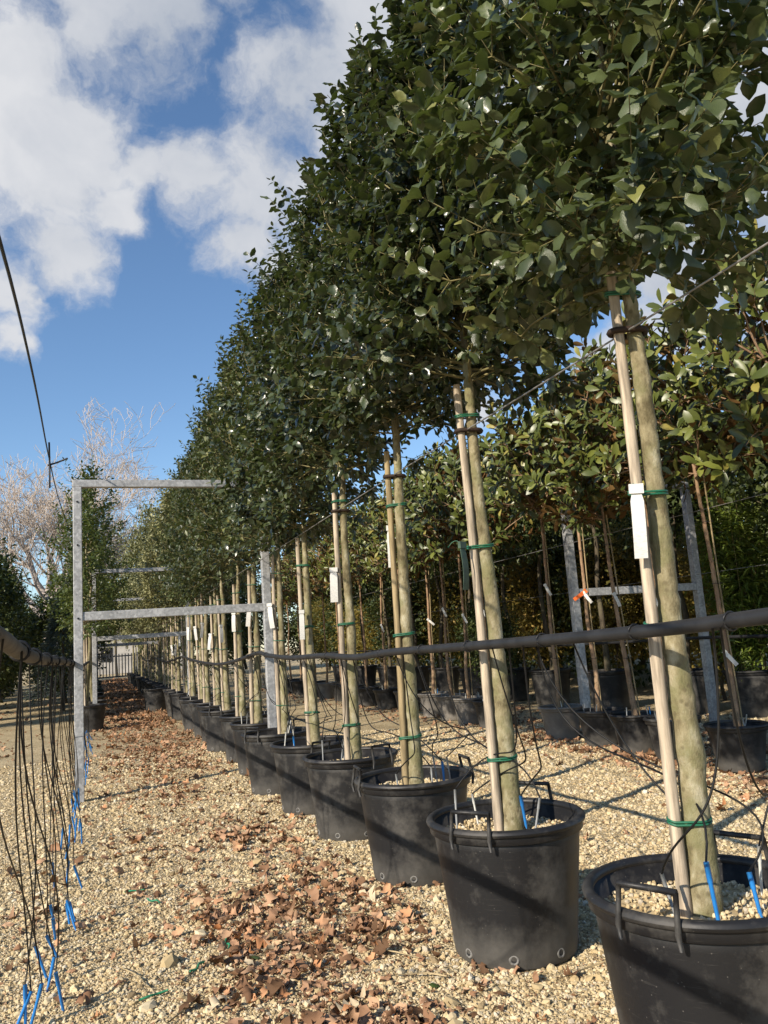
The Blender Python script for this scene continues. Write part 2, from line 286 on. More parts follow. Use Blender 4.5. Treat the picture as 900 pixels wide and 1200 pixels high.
# ------------------------------------------------------------------ mesh helpers
class MB:
    """collects vertices and faces; build() links them as one mesh object"""
    def __init__(s): s.v = []; s.f3 = []; s.f4 = []; s.t = []; s.n = 0; s.m3 = []; s.m4 = []
    def add(s, v, tris=None, quads=None, tint=.5, mi=0):
        v = np.asarray(v, float).reshape(-1, 3); k = len(v)
        s.v.append(v); s.t.append(np.full(k, tint) if np.isscalar(tint) else np.asarray(tint))
        if tris is not None and len(tris):
            a = np.asarray(tris, int).reshape(-1, 3) + s.n; s.f3.append(a); s.m3.append(np.full(len(a), mi))
        if quads is not None and len(quads):
            a = np.asarray(quads, int).reshape(-1, 4) + s.n; s.f4.append(a); s.m4.append(np.full(len(a), mi))
        s.n += k; return s
    def mesh(s, name, mats, smooth=True):
        me = bpy.data.meshes.new(name)
        v = np.concatenate(s.v); me.vertices.add(len(v)); me.vertices.foreach_set('co', v.ravel())
        f3 = np.concatenate(s.f3) if s.f3 else np.zeros((0, 3), int); f4 = np.concatenate(s.f4) if s.f4 else np.zeros((0, 4), int)
        idx = np.concatenate([f3.ravel(), f4.ravel()]); tot = np.concatenate([np.full(len(f3), 3), np.full(len(f4), 4)])
        start = np.concatenate([[0], np.cumsum(tot)[:-1]]) if len(tot) else np.zeros(0)
        me.loops.add(len(idx)); me.loops.foreach_set('vertex_index', idx.astype(np.int32))
        me.polygons.add(len(tot)); me.polygons.foreach_set('loop_start', start.astype(np.int32)); me.polygons.foreach_set('loop_total', tot.astype(np.int32))
        mi = np.concatenate(s.m3 + s.m4) if (s.m3 or s.m4) else np.zeros(0)
        if not isinstance(mats, (list, tuple)): mats = [mats]
        for m in mats: me.materials.append(m)
        me.polygons.foreach_set('material_index', mi.astype(np.int32))
        me.polygons.foreach_set('use_smooth', np.full(len(tot), smooth))
        at = me.attributes.new('tint', 'FLOAT', 'POINT'); at.data.foreach_set('value', np.concatenate(s.t).astype(np.float32))
        me.update(calc_edges=True); return me
    def build(s, name, mats, parent=None, smooth=True, loc=None):
        return obj(name, s.mesh(name, mats, smooth), parent, loc)
    def tube(s, pts, rad, sides=8, cap=True, tint=.5, mi=0):
        p = np.asarray(pts, float); n = len(p); r = np.full(n, rad) if np.isscalar(rad) else np.asarray(rad, float)
        tg = np.gradient(p, axis=0); tg /= np.linalg.norm(tg, axis=1)[:, None]+1e-9
        ref = np.array([0, 0, 1.]) if abs(tg[:, 2]).mean() < .8 else np.array([1., 0, 0])
        a = np.cross(tg, ref); a /= np.linalg.norm(a, axis=1)[:, None]+1e-9; b = np.cross(tg, a)
        th = np.arange(sides)*2*PI/sides
        v = p[:, None, :] + r[:, None, None]*(np.cos(th)[None, :, None]*a[:, None, :] + np.sin(th)[None, :, None]*b[:, None, :])
        i = np.arange(n-1)[:, None]*sides; j = np.arange(sides)[None, :]; j2 = (j+1) % sides
        q = np.stack([i+j, i+j2, i+sides+j2, i+sides+j], -1).reshape(-1, 4)
        v = v.reshape(-1, 3); tr = []
        if cap:
            v = np.concatenate([v, p[:1], p[-1:]]); c0 = n*sides; e = (n-1)*sides
            for k in range(sides): tr += [(c0, (k+1) % sides, k), (c0+1, e+k, e+(k+1) % sides)]
        return s.add(v, tr, q[:, ::-1], tint, mi)
    def box(s, lo, hi, mi=0):
        x0, y0, z0 = lo; x1, y1, z1 = hi
        v = [(x0,y0,z0),(x1,y0,z0),(x1,y1,z0),(x0,y1,z0),(x0,y0,z1),(x1,y0,z1),(x1,y1,z1),(x0,y1,z1)]
        return s.add(v, None, [(0,3,2,1),(4,5,6,7),(0,1,5,4),(1,2,6,5),(2,3,7,6),(3,0,4,7)], .5, mi)
    def lathe(s, prof, sides=48, mi=0, close=False):
        p = np.asarray(prof, float); th = np.arange(sides)*2*PI/sides; n = len(p)
        v = np.stack([p[:, None, 0]*np.cos(th), p[:, None, 0]*np.sin(th), np.repeat(p[:, 1:2], sides, 1)], -1).reshape(-1, 3)
        i = np.arange(n-1)[:, None]*sides; j = np.arange(sides)[None, :]; j2 = (j+1) % sides
        return s.add(v, None, np.stack([i+j, i+j2, i+sides+j2, i+sides+j], -1).reshape(-1, 4), .5, mi)
def obj(name, me, parent=None, loc=None):
    o = bpy.data.objects.new(name, me); C.objects.link(o)
    if parent: o.parent = parent
    if loc is not None: o.location = loc
    return o
def tag(o, label=None, cat=None, group=None, kind=None):
    if label: o['label'] = label
    if cat: o['category'] = cat
    if group: o['group'] = group
    if kind: o['kind'] = kind
    return o
def empty(name, loc, label, cat, group=None, rz=0):
    o = bpy.data.objects.new(name, None); C.objects.link(o); o.location = loc; o.rotation_euler.z = rz; o.empty_display_size = .1
    return tag(o, label, cat, group)
def bez(p0, p1, p2, p3, n=16):
    t = np.linspace(0, 1, n)[:, None]; p0, p1, p2, p3 = map(np.asarray, (p0, p1, p2, p3))
    return (1-t)**3*p0+3*(1-t)**2*t*p1+3*(1-t)*t*t*p2+t**3*p3
def smooth_path(pts, n=8):
    p = np.asarray(pts, float); P = np.vstack([2*p[0]-p[1], p, 2*p[-1]-p[-2]]); out = []
    for i in range(len(p)-1):
        a, b, c, d = P[i:i+4]
        for t in np.arange(n)/n:
            out.append(.5*((2*b)+(-a+c)*t+(2*a-5*b+4*c-d)*t*t+(-a+3*b-3*c+d)*t**3))
    out.append(p[-1]); return np.array(out)
def nrm(a): return a/(np.linalg.norm(a, axis=-1, keepdims=True)+1e-9)
ORD = ['first', 'second', 'third', 'fourth', 'fifth', 'sixth', 'seventh', 'eighth', 'ninth', 'tenth', 'eleventh', 'twelfth', 'thirteenth', 'fourteenth', 'fifteenth', 'sixteenth', 'seventeenth', 'eighteenth', 'nineteenth', 'twentieth']

# ------------------------------------------------------------------ ground
def gz(x, y):
    x = np.asarray(x, float); y = np.asarray(y, float)
    return .010*np.sin(1.7*x+.6*y+.4)*np.sin(1.3*y-.5*x) + .006*np.sin(4.1*x+1.1)*np.sin(3.3*y+.7) + .004*np.sin(9*x+3*y)*np.sin(8*y-2*x+1) - .012
def axis(lo, hi, step, far):
    a = list(np.arange(lo, hi+1e-6, step)); s = step; x = a[-1]
    while x < far: s *= 1.35; x += s; a.append(x)
    s = step; x = a[0]; b = []
    while x > -far: s *= 1.35; x -= s; b.append(x)
    return np.array(b[::-1]+a)
gx = axis(-4, 9, .08, 900); gy = axis(.5, 16, .08, 1500)
GX, GY = np.meshgrid(gx, gy); GZ = gz(GX, GY)
nx, ny = len(gx), len(gy)
ii = (np.arange(ny-1)[:, None]*nx+np.arange(nx-1)[None, :]).ravel()
g = MB(); g.add(np.stack([GX, GY, GZ], -1).reshape(-1, 3), None, np.stack([ii, ii+1, ii+nx+1, ii+nx], -1))
tag(g.build('ground', M['ground']), 'cream gravel yard under the rows of potted trees', 'ground', kind='structure')

# ------------------------------------------------------------------ rows
ROW_X = 1.77
HOLLY_Y = [2.21, 3.47, 4.68, 5.90, 7.08, 8.33, 9.58, 10.80, 12.12, 13.40, 14.35, 15.55, 16.9, 18.6, 19.8, 21.1, 22.4, 23.7, 25.0, 26.9, 28.3, 29.6, 31.0, 32.4, 34.0, 36.0, 38.0, 40.0, 42.5, 45.0, 47.5, 50.0]
FRAME_Y = 9.02
POT_XY = [(1.765, 2.22), (1.74, 3.48), (1.79, 4.78), (1.765, 6.02), (1.73, 7.1), (1.66, 8.22)] + [(ROW_X-.02+.05*math.sin(i*2.3), y) for i, y in enumerate(HOLLY_Y[6:])]
N_FRONT = 6
def rowpos(i):
    """where a holly stands, told from the frame post in its row"""
    if i < N_FRONT:
        k = N_FRONT-1-i
        return ('next to' if k == 0 else None), k, 'away from the gate'
    return None, i-N_FRONT, 'towards the gate'
def rowtext(i):
    k = N_FRONT-1-i if i < N_FRONT else i-N_FRONT
    return '%s from the gantry post, %s' % (ORD[k] if k < 20 else 'far', 'away from the gate' if i < N_FRONT else 'towards the gate')

# ---- leaf templates: y along the leaf, z its normal
def strip_leaf(stations, fold, curl, wave=0, undersides=False):
    """stations: (y, halfwidth).  Returns verts, tris"""
    v = []; f = []
    n = len(stations)
    for k, (y, w) in enumerate(stations):
        zc = -curl*y*y; e = fold*w+wave*(1 if k % 2 else -1)
        v += [(-w, y, zc+e), (0, y, zc), (w, y, zc+e)]
    for k in range(n-1):
        a = 3*k
        f += [(a, a+1, a+4), (a, a+4, a+3), (a+1, a+2, a+5), (a+1, a+5, a+4)]
    return np.array(v, float), np.array(f)
HOLLY = [strip_leaf([(0, .02), (.2, .24), (.45, .33), (.74, .25), (1, .012)], -.55, .25, .04),
         strip_leaf([(0, .02), (.22, .27), (.48, .34), (.77, .22), (1, .012)], -.30, .40, -.045),
         strip_leaf([(0, .02), (.2, .20), (.5, .30), (.78, .24), (1, .012)], .45, .15, .045)]
HOLLY_MID = [strip_leaf([(0, .02), (.32, .30), (.7, .27), (1, .012)], -.5, .25), strip_leaf([(0, .02), (.3, .28), (.66, .29), (1, .012)], .25, .32)]
HOLLY_FAR = [(np.array([(0, 0, 0), (-.27, .5, .10), (0, 1, -.12), (.27, .5, .10)], float), np.array([(0, 2, 1), (0, 3, 2)]))]
def two_sided(t):
    v, f = t; k = len(v)
    v2 = v.copy(); v2[:, 2] -= .012
    return np.concatenate([v, v2]), f, f[:, ::-1]+k
MAGN = [two_sided(strip_leaf([(0, .02), (.3, .15), (.62, .20), (.85, .15), (1, .01)], .35, .15, .0)),
        two_sided(strip_leaf([(0, .02), (.3, .14), (.6, .21), (.85, .16), (1, .01)], .15, .32, .0))]
MAGN_FAR = [two_sided((np.array([(0, 0, 0), (-.2, .58, .06), (0, 1, -.12), (.2, .58, .06)], float), np.array([(0, 2, 1), (0, 3, 2)])))]
LANCE = [(np.array([(0, 0, 0), (-.07, .4, .02), (0, 1, -.25), (.07, .4, .02)], float), np.array([(0, 2, 1), (0, 3, 2)]))]

def leaf_batch(mb, tmpl, P, D, Nn, S, T, mi=0, mi2=None):
    D = nrm(D); Nn = nrm(Nn-(Nn*D).sum(1)[:, None]*D); Sd = np.cross(D, Nn)
    tv = tmpl[0]; k = len(tv)
    V = P[:, None, :]+S[:, None, None]*(tv[None, :, 0:1]*Sd[:, None, :]+tv[None, :, 1:2]*D[:, None, :]+tv[None, :, 2:3]*Nn[:, None, :])
    off = (np.arange(len(P))*k)[:, None, None]
    f = (tmpl[1][None]+off).reshape(-1, 3)
    n0 = mb.n
    mb.add(V.reshape(-1, 3), f, None, np.repeat(T, k), mi)
    if len(tmpl) > 2:
        f2 = (tmpl[2][None]+off).reshape(-1, 3)+n0
        mb.f3.append(f2); mb.m3.append(np.full(len(f2), mi2 if mi2 is not None else mi))

def grow_crown(rs, zb, zt, prof, nbr, tw_step, tw_len, lf_step, lf_size, up=(35, 62), axis_fn=None, terminal=4, droop=.0, nz_up=1.0):
    """branches > twigs > leaves; prof(u) is the crown's radius at u = 0 (bottom) .. 1 (top).  Local coordinates."""
    axis_fn = axis_fn or (lambda z: np.array([0, 0, z]))
    br = []; P = []; D = []; Nn = []; S = []
    for i in range(nbr):
        u = ((i+rs.rand()*.9)/nbr)**1.2
        az = i*2.39996+rs.uniform(-.5, .5)
        rr = prof(u)*(rs.uniform(.55, 1.12) if rs.rand() < .8 else rs.uniform(1.12, 1.42))
        el = R_(rs.uniform(*up))*(.30+.9*min(1, u/.55))
        L = min(rr/max(.3, math.cos(el)), .9)
        za = zb+rs.uniform(0, .25)*(u < .2)+(zt-zb)*u-L*math.sin(el)*.7
        za = max(za, zb+.03+.45*rs.rand()*(za < zb))
        d0 = np.array([math.cos(az)*math.cos(el), math.sin(az)*math.cos(el), math.sin(el)])
        nseg = 6; pts = [axis_fn(za)]
        d = d0.copy()
        for s in range(nseg):
            d = nrm(d+rs.normal(0, .10, 3)+np.array([0, 0, -droop-(.05 if u < .15 else 0)]))
            pts.append(pts[-1]+d*L/nseg)
        pts = np.array(pts)
        br.append((pts, np.linspace(.0085, .003, nseg+1)*(.6+.6*L)))
        nt = max(4, int(L*.9/tw_step))
        for k in range(nt+terminal):
            t = .12+.88*(k+rs.rand())/nt
            if t >= 1: t = 1; 
            f = t*nseg; j = min(int(f), nseg-1); p = pts[j]+(pts[j+1]-pts[j])*(f-j); bd = nrm(pts[j+1]-pts[j])
            side = nrm(np.cross(bd, rs.normal(0, 1, 3)))
            td = nrm(bd*rs.uniform(.35, .9)+side*rs.uniform(.5, 1)+np.array([0, 0, .25-droop]))
            TL = tw_len*rs.uniform(.5, 1.25)*(1-.3*u)
            if k == nt+terminal-1:
                td = nrm(bd+np.array([0, 0, .45])+rs.normal(0, .22, 3)); TL = tw_len*(rs.uniform(1.1, 1.6) if rs.rand() < .65 else rs.uniform(1.8, 2.8))
            q = np.array([p, p+td*TL*.5, p+td*TL+np.array([0, 0, .02])*rs.normal()])
            br.append((q, np.array([.0026, .0022, .0014])))
            nl = max(3, int(TL/lf_step)+1)
            a0 = rs.rand()*6.28
            e1 = nrm(np.cross(td, np.array([.3, .2, .9]))); e2 = np.cross(td, e1)
            for m_ in range(nl):
                tt = .2+.8*(m_+1)/nl
                ang = a0+m_*2.4
                sd = math.cos(ang)*e1+math.sin(ang)*e2
                lastl = m_ == nl-1
                dd = nrm(td*(1.2 if lastl else .55)+sd*(.35 if lastl else 1)+np.array([0, 0, -.12]))
                out = nrm(np.array([p[0], p[1], .35]))
                nn = np.array([0, 0, nz_up*.8])+out*.75+td*.4+rs.normal(0, .55, 3)
                P.append(p+td*TL*tt); D.append(dd); Nn.append(nn); S.append(lf_size*rs.uniform(.68, 1.18))
    return br, np.array(P), np.array(D), np.array(Nn), np.array(S)

leaf_meshes = {}
def leaf_mesh(key, tmpl, mats, tint):
    k = (key, tint)
    if k not in leaf_meshes:
        mb = MB(); mb.add(tmpl[0], tmpl[1], None, tint)
        if len(tmpl) > 2:
            mb.f3.append(tmpl[2]); mb.m3.append(np.full(len(tmpl[2]), 1))
        leaf_meshes[k] = mb.mesh('leaf', mats)
    return leaf_meshes[k]
CAMV = np.array([0, 0, CAM_H]); ROTM = np.array(rot)
def crown_objects(root, loc, br, P, D, Nn, S, tmpls, mats, rs, n_single=0, key='holly', twig_mat=None, sides=5, rz=0):
    """branches part, up to n_single leaves of their own (those that show largest), the rest as one stuff part"""
    mb = MB()
    for pts, r in br: mb.tube(pts, r, sides if len(pts) > 3 else 3, False)
    b = mb.build('branches', twig_mat or M['twig'], root); b['kind'] = 'stuff'
    T = np.clip(rs.normal(.42, .22, len(P)), 0, 1)
    single = np.zeros(len(P), bool)
    if n_single:
        W = P+np.array(loc); v = CAMV-W; dist = np.linalg.norm(v, axis=1)
        cc = (W-CAMV) @ ROTM; px = 450+940*cc[:, 0]/-cc[:, 2]; py = 600-940*cc[:, 1]/-cc[:, 2]
        rad = nrm(P*np.array([1, 1, 0])); h = nrm(v*np.array([1, 1, 0])); facing = (rad*h).sum(1)*np.minimum(1, np.hypot(P[:, 0], P[:, 1])/.35)
        score = S/dist*(1+.8*facing)
        score[(px < -10) | (px > 910) | (py < -10) | (py > 1210)] = 0
        idx = np.argsort(-score)[:n_single]; idx = idx[score[idx] > 0]; single[idx] = True
    which = rs.randint(0, len(tmpls), len(P))
    mb = MB()
    for k in range(len(tmpls)):
        s = (which == k) & ~single
        if s.any(): leaf_batch(mb, tmpls[k], P[s], D[s], Nn[s], S[s], T[s], 0, 1)
    cr = mb.build('crown', mats, root); cr['kind'] = 'stuff'
    for i in np.nonzero(single)[0]:
        me = leaf_mesh(key+str(which[i]), tmpls[which[i]], mats, round(float(T[i])*4)/4)
        d = nrm(D[i]); n = nrm(Nn[i]-(Nn[i]@d)*d); sd = np.cross(d, n); s = S[i]
        o = obj('leaf', me, root)
        o.matrix_basis = Matrix(((sd[0]*s, d[0]*s, n[0]*s, P[i][0]), (sd[1]*s, d[1]*s, n[1]*s, P[i][1]), (sd[2]*s, d[2]*s, n[2]*s, P[i][2]), (0, 0, 0, 1)))
    return b, cr

def trunk_mesh(rs, path, r0, r1, sides=14, knots=5, flare=1.25):
    pts = smooth_path(path, 22 if sides > 8 else 10); n = len(pts); t = np.linspace(0, 1, n)
    r = r0+(r1-r0)*t; r *= 1+(flare-1)*np.exp(-t*14)
    for k in range(knots*2):
        am, c0 = rs.uniform(.02, .10), rs.uniform(.04, .6); w0 = rs.uniform(.8, 2.2)
        r *= 1+am*np.exp(-((t-c0)*n/w0)**2)
        kk = np.exp(-((t-c0)*n/(w0*1.3))**2)[:, None]; an = rs.rand()*6.28; pts = pts+kk*am*.35*r0*np.array([math.cos(an), math.sin(an), 0])
    r *= 1+rs.normal(0, .012, n)
    pts = pts+np.c_[rs.normal(0, .0015, (n, 2)), np.zeros(n)]
    mb = MB(); mb.tube(pts, r, sides); return mb

# ---- potted holly row
def holly_prof(rmax):
    def f(u):
        if u < .10: return rmax*(.80+.20*u/.10)
        if u < .38: return rmax
        return max(.03, rmax*(1-((u-.38)/.62)**.95*.95))
    return f
SPEC = [  # crown bottom, crown top, radius, branches
    (2.52, 5.2, .50, 125), (2.60, 5.05, .52, 138), (2.62, 5.2, .45, 120), (2.66, 5.05, .48, 112), (2.36, 5.0, .48, 105), (2.36, 5.25, .46, 100)]
LEAN = [(0, 0), (.0, .05), (-.01, -.12), (0, -.10), (0, .03), (0, -.05)]
CROWN_VAR = []; PALE_VAR = []
N_SINGLE = 300
for i, y in enumerate(HOLLY_Y):
    rs = np.random.RandomState(100+i)
    x = ROW_X+(0 if i < 6 else rs.uniform(-.05, .05))
    base = (x, y, 0)
    near = i < N_FRONT
    pale = y > 19.5
    t = empty('olive_leaved_tree' if pale else 'holly_tree', base, 'x', 'tree', 'pale trees at the gate end of the holly row' if pale else 'holly trees standing in one row of black pots')
    if i == 0: lab = 'broad-leaved holly tree with long white tag, last of its row away from the gate'
    elif i < 26: lab = 'dark glossy holly tree, ' + rowtext(i)
    else: lab = 'small far pale tree at the gate end of the holly row'
    if pale and i < 26: lab = 'pale olive-leaved tree in the holly row, ' + rowtext(i)
    t['label'] = lab
    lx, ly = LEAN[i] if near else (rs.uniform(-.03, .03), rs.uniform(-.06, .06))
    if near:
        zb, zt, rm, nb = SPEC[i]
    else:
        zb, zt, rm, nb = 2.35+rs.uniform(-.08, .12), 5.2+rs.uniform(-.15, .25), .5, 90
    def ax(z, lx=lx, ly=ly, zb=zb): 
        k = max(0, min(1, (z-.5)/(zb-.5))); return np.array([lx*k, ly*k, z])
    r0 = (.047 if i == 0 else .049 if i == 1 else rs.uniform(.042, .050))
    wob = rs.normal(0, .008, (6, 2))
    zs = [.40, .9, 1.5, 2.1, zb, zb+.5, zt-.3]
    path = [ax(z)+np.array([*(wob[k] if 0 < k < 4 else (0, 0)), 0]) for k, z in enumerate(zs)]
    trunk_mesh(rs, path, r0, .012, 14 if i < 8 else 8).build('trunk', M['bark'], t)
    if near:
        big = .080 if i == 0 else .070 if i < 3 else .070
        br, P, D, Nn, S = grow_crown(rs, zb, zt, holly_prof(rm), nb, .056 if i else .058, .165, .027 if i else .030, big, axis_fn=ax)
        crown_objects(t, base, br, P, D, Nn, S, HOLLY if i < 3 else HOLLY_MID, [M['holly_near'] if i == 0 else M['holly']], rs, N_SINGLE, 'hollyn' if i == 0 else 'holly' if i < 3 else 'hollym')
    else:
        if pale:
            if len(PALE_VAR) < 2:
                br, P, D, Nn, S = grow_crown(rs, 2.3, 5.4, lambda u: .5 if u < .5 else max(.05, .5*(1-((u-.5)/.5)**1.2*.9)), 70, .085, .2, .042, .11, up=(45, 72))
                b, c = crown_objects(t, base, br, P, D, Nn, S, HOLLY_FAR, [M['bg_olive']], rs, 0, 'olivef', M['twig_dark']); PALE_VAR.append((b.data, c.data))
            else:
                bm, cm = PALE_VAR[i % 2]; rz = rs.uniform(0, 6.28)
                for nm, me in (('branches', bm), ('crown', cm)):
                    o = obj(nm, me, t); o.rotation_euler.z = rz; o.scale = (1, 1, rs.uniform(.86, 1.0)); o['kind'] = 'stuff'
        elif len(CROWN_VAR) < 4:
            br, P, D, Nn, S = grow_crown(rs, 2.35, 5.3, holly_prof(.46), 95, .065, .17, .036, .085)
            b, c = crown_objects(t, base, br, P, D, Nn, S, HOLLY_FAR, [M['holly_far']], rs, 0, 'hollyf')
            CROWN_VAR.append((b.data, c.data))
        else:
            bm, cm = CROWN_VAR[rs.randint(0, 4)]
            rz = rs.uniform(0, 6.28); s = rs.uniform(.94, 1.08)
            for nm, me in (('branches', bm), ('crown', cm)):
                o = obj(nm, me, t); o.rotation_euler.z = rz; o.scale = (s, s, rs.uniform(.95, 1.04)*(1 if y < 21 else .84 if y < 25 else .76)); o['kind'] = 'stuff'
    # ---- support pole, tied to the trunk
    if i < 26:
        sr = .020 if i == 0 else rs.uniform(.019, .022)
        off = r0*.86+sr+.004
        a = R_(172+rs.uniform(-8, 8))
        ox, oy = math.cos(a)*off, math.sin(a)*off
        st = empty('support_pole', (x+ox, y+oy, 0), ('pale wooden pole tied to holly trunk, ' if i != 2 else 'old brown pole tied to holly trunk, ')+rowtext(i), 'pole', 'support poles tied to the holly trunks')
        if i == 0: st['label'] = 'pale pole tied to the broad-leaved holly with long white tag'
        top = zb+(.08 if i == 0 else -.05+rs.uniform(-.05, .1))
        zz = np.linspace(.38, top, 24)
        kk = np.clip((zz-.5)/(zb-.5), 0, 1)
        pp = np.c_[lx*kk-.004*np.sin(zz*2+i), ly*kk+.004*np.cos(zz*1.7+i), zz]
        rr = sr*(1.08-.16*(zz-.4)/2)*(1+.05*(rs.rand(24) > .8))
        mb = MB(); mb.tube(pp, rr, 10); mb.build('pole', M['stake_old'] if i == 2 else M['stake'], st)
        ties = {0: [2.52, 1.81, 1.37, .757], 1: [2.46, 1.80, .81], 2: [2.2, 1.41, .80], 3: [2.45, 1.52, .78], 4: [2.1, 1.55, .80]}.get(i, [2.15, 1.5+rs.uniform(-.1, .2), .8])
        for z in ties:
            k = max(0, min(1, (z-.5)/(zb-.5))); c1 = np.array([lx*k, ly*k]); c2 = c1-np.array([ox, oy])
            pts = []
            for q in range(20):
                aa = q/20*2*PI; dv = np.array([math.cos(aa), math.sin(aa)])
                rt = r0*(1-.35*(z-.4)/2.2)+.006
                a1 = c1+dv*(sr+.005); a2 = c2+dv*rt
                pts.append((*(a1 if a1@dv > a2@dv else a2), z+.006*math.sin(aa+i)))
            pts.append(pts[0]); mb = MB(); P_ = np.array(pts)
            for dz in ((-.005, .004) if i < 5 else (0,)): mb.tube(P_+np.array([0, 0, dz]), .0042, 5, False)
            mb.build('tie', M['green_pl'], st)
        if i < 4:
            z = 2.38; k = (z-.5)/(zb-.5); pts = []
            for q in range(20):
                aa = q/20*2*PI; dv = np.array([math.cos(aa), math.sin(aa)]); a1 = np.array([lx*k, ly*k])+dv*(sr+.006); a2 = np.array([lx*k-ox, ly*k-oy])+dv*(r0*.72+.006)
                pts.append((*(a1 if a1@dv > a2@dv else a2), z))
            pts.append(pts[0]); mb = MB(); mb.tube(np.array(pts), .011, 6, False); mb.build('tie', M['dark_tie'], st)['label'] = 'dark rubber tie holding the wire'

# ---- white tags on the hollies (folded strip hung from a tie)
def make_tag(name, loc, az, length, w, mat, label, group, tilt=0, swing=0):
    t = empty(name, loc, label, 'tag', group, az)
    mb = MB(); th = .0012
    n = 7; zz = np.linspace(0, -length, n); bx = .012*np.sin(np.linspace(0, 3, n))
    v = []
    for k in range(n):
        hw = w/2*(.62 if k == 0 else 1)
        v += [(-hw, -bx[k]-th, zz[k]), (hw, -bx[k]-th, zz[k]), (hw, -bx[k]+th, zz[k]), (-hw, -bx[k]+th, zz[k])]
    q = []
    for k in range(n-1):
        a = 4*k
        q += [(a, a+4, a+5, a+1), (a+1, a+5, a+6, a+2), (a+2, a+6, a+7, a+3), (a+3, a+7, a+4, a)]
    q += [(0, 1, 2, 3), (4*n-4, 4*n-1, 4*n-2, 4*n-3)]
    mb.add(v, None, q); s = mb.build('strip', mat, t, False); s.rotation_euler = (tilt, swing, 0)
    mb = MB(); mb.box((-w*.55, -.010, -.012), (w*.55, .006, .020)); h = mb.build('head', mat, t, False); h.rotation_euler = (tilt, swing, 0)
    mb = MB(); mb.tube(bez((0, .004, .01), (0, .03, .04), (-.01, .05, .03), (-.02, .07, .0), 8), .0016, 5); mb.build('loop', M['green_pl'], t)
    return t
def face_cam(x, y, extra=0): return math.atan2(y, x)-PI/2+extra
make_tag('plant_tag', (1.665, 2.165, 1.81), face_cam(1.7, 2.2, .1), .225, .042, M['tag'], 'long white paper tag on the broad-leaved holly trunk beside its pole', 'tags hung on the hollies', 0, .04)
make_tag('plant_tag', (1.63, 3.46, 1.80), face_cam(1.7, 3.5, .9), .21, .040, M['dgreen_tag'], 'dark green folded tag hanging beside a pale pole', 'tags hung on the hollies', 0, .0)
make_tag('plant_tag', (1.70, 4.62, 2.06), face_cam(1.7, 4.6), .24, .046, M['tag'], 'white paper tag on the trunk held by the old brown pole', 'tags hung on the hollies', 0, .02)
make_tag('plant_tag', (1.665, 5.83, 1.93), face_cam(1.7, 5.8), .24, .056, M['tag'], 'white paper tag on the holly third from the gantry post, away from the gate', 'tags hung on the hollies', 0, .03)
make_tag('plant_tag', (1.69, 7.03, 1.68), face_cam(1.7, 7), .24, .044, M['tag'], 'white paper tag on the holly second from the gantry post, away from the gate', 'tags hung on the hollies', 0, .02)
for i in range(5, 16):
    rs = np.random.RandomState(400+i); z = 1.72+rs.uniform(-.12, .2)
    make_tag('plant_tag', (1.665+rs.uniform(-.02, .02), HOLLY_Y[i]-.05, z), face_cam(1.7, HOLLY_Y[i], rs.uniform(-.5, .5)), .24, .05, M['tag'], 'white paper tag on the holly '+rowtext(i), 'tags hung on the hollies', 0, rs.uniform(-.2, .2))

# ------------------------------------------------------------------ pots
def pot_meshes(H, rb, rt, nm, mat, handles=True):
    """body, rim, handle, drain ring and mulch meshes of one kind of pot; base at z=0"""
    out = {}
    mb = MB(); w = .008
    prof = [(0.001, .004), (rb*.8, .002), (rb-.006, 0), (rb, .008)]
    for k in range(1, 9): prof.append((rb+(rt-rb)*(k/8)**1.05, .008+(H-.03)*k/8))
    prof += [(rt-w, H-.02), (rt-w-(rt-rb)*.3, H*.68), (.001, H*.68)]
    mb.lathe(prof, 56); out['body'] = mb.mesh('body', mat)
    mb = MB(); rp = []
    for k in range(13):
        a = k/12*2*PI; rp.append((rt+.008+.019*math.cos(a), H-.012+.017*math.sin(a)))
    mb.lathe(rp, 64); mb.lathe([(rt+.010, H-.02), (rt+.012, H-.055), (rt+.004, H-.06), (rt+.001, H-.056)], 64)
    out['rim'] = mb.mesh('rim', mat)
    mb = MB(); hw = rt*.27; hh = .075
    def bar(p, q, r): mb.tube(np.array([p, (np.array(p)+np.array(q))/2, q]), r, 6)
    for s in (-1, 1):
        mb.tube(np.array([(rt+.016, s*hw, H-.075), (rt+.024, s*hw, H-.03), (rt+.014, s*hw*.98, H+.02), (rt+.004, s*hw*.96, H+hh)]), np.array([.006, .010, .009, .009]), 6)
    bar((rt+.004, -hw, H+hh), (rt+.004, hw, H+hh), .0095)
    out['handle'] = mb.mesh('handle', mat)
    mb = MB(); th = np.arange(14)/14*2*PI
    mb.lathe([(.012, .003), (.017, .006), (.022, .002), (.0225, -.004)], 16); out['ring'] = mb.mesh('drain_ring', simple('scuffed_plastic', (.14, .135, .125), .7, var=.4, nscale=60))
    mb = MB(); mb.lathe([(.001, .001), (.0135, .002)], 14); out['hole'] = mb.mesh('drain_hole', M['cable'])
    rs = np.random.RandomState(int(H*1000)); mb = MB()
    zt = H-.075; R = rt-.012-(rt-rb)*.12
    rr = np.linspace(.001, R, 9); prof = [(r, zt-.012+.006*math.sin(r*31)) for r in rr]
    mb.lathe(prof, 40)
    ico = ICO
    for k in range(900):
        a = rs.rand()*6.28; r = R*math.sqrt(rs.rand())*.98; s = rs.uniform(.004, .011)
        v = ico[0]*s*rs.uniform(.6, 1.2, 3)
        an = rs.rand()*6.28; ca, sa = math.cos(an), math.sin(an); v = v @ np.array([[ca, sa, 0], [-sa, ca, 0], [0, 0, 1]])
        mb.add(v+np.array([r*math.cos(a), r*math.sin(a), zt-.006+s*.3]), ico[1], None, rs.rand())
    out['mulch'] = mb.mesh('mulch', M['stone'], False)
    return out
_p = (1+5**.5)/2
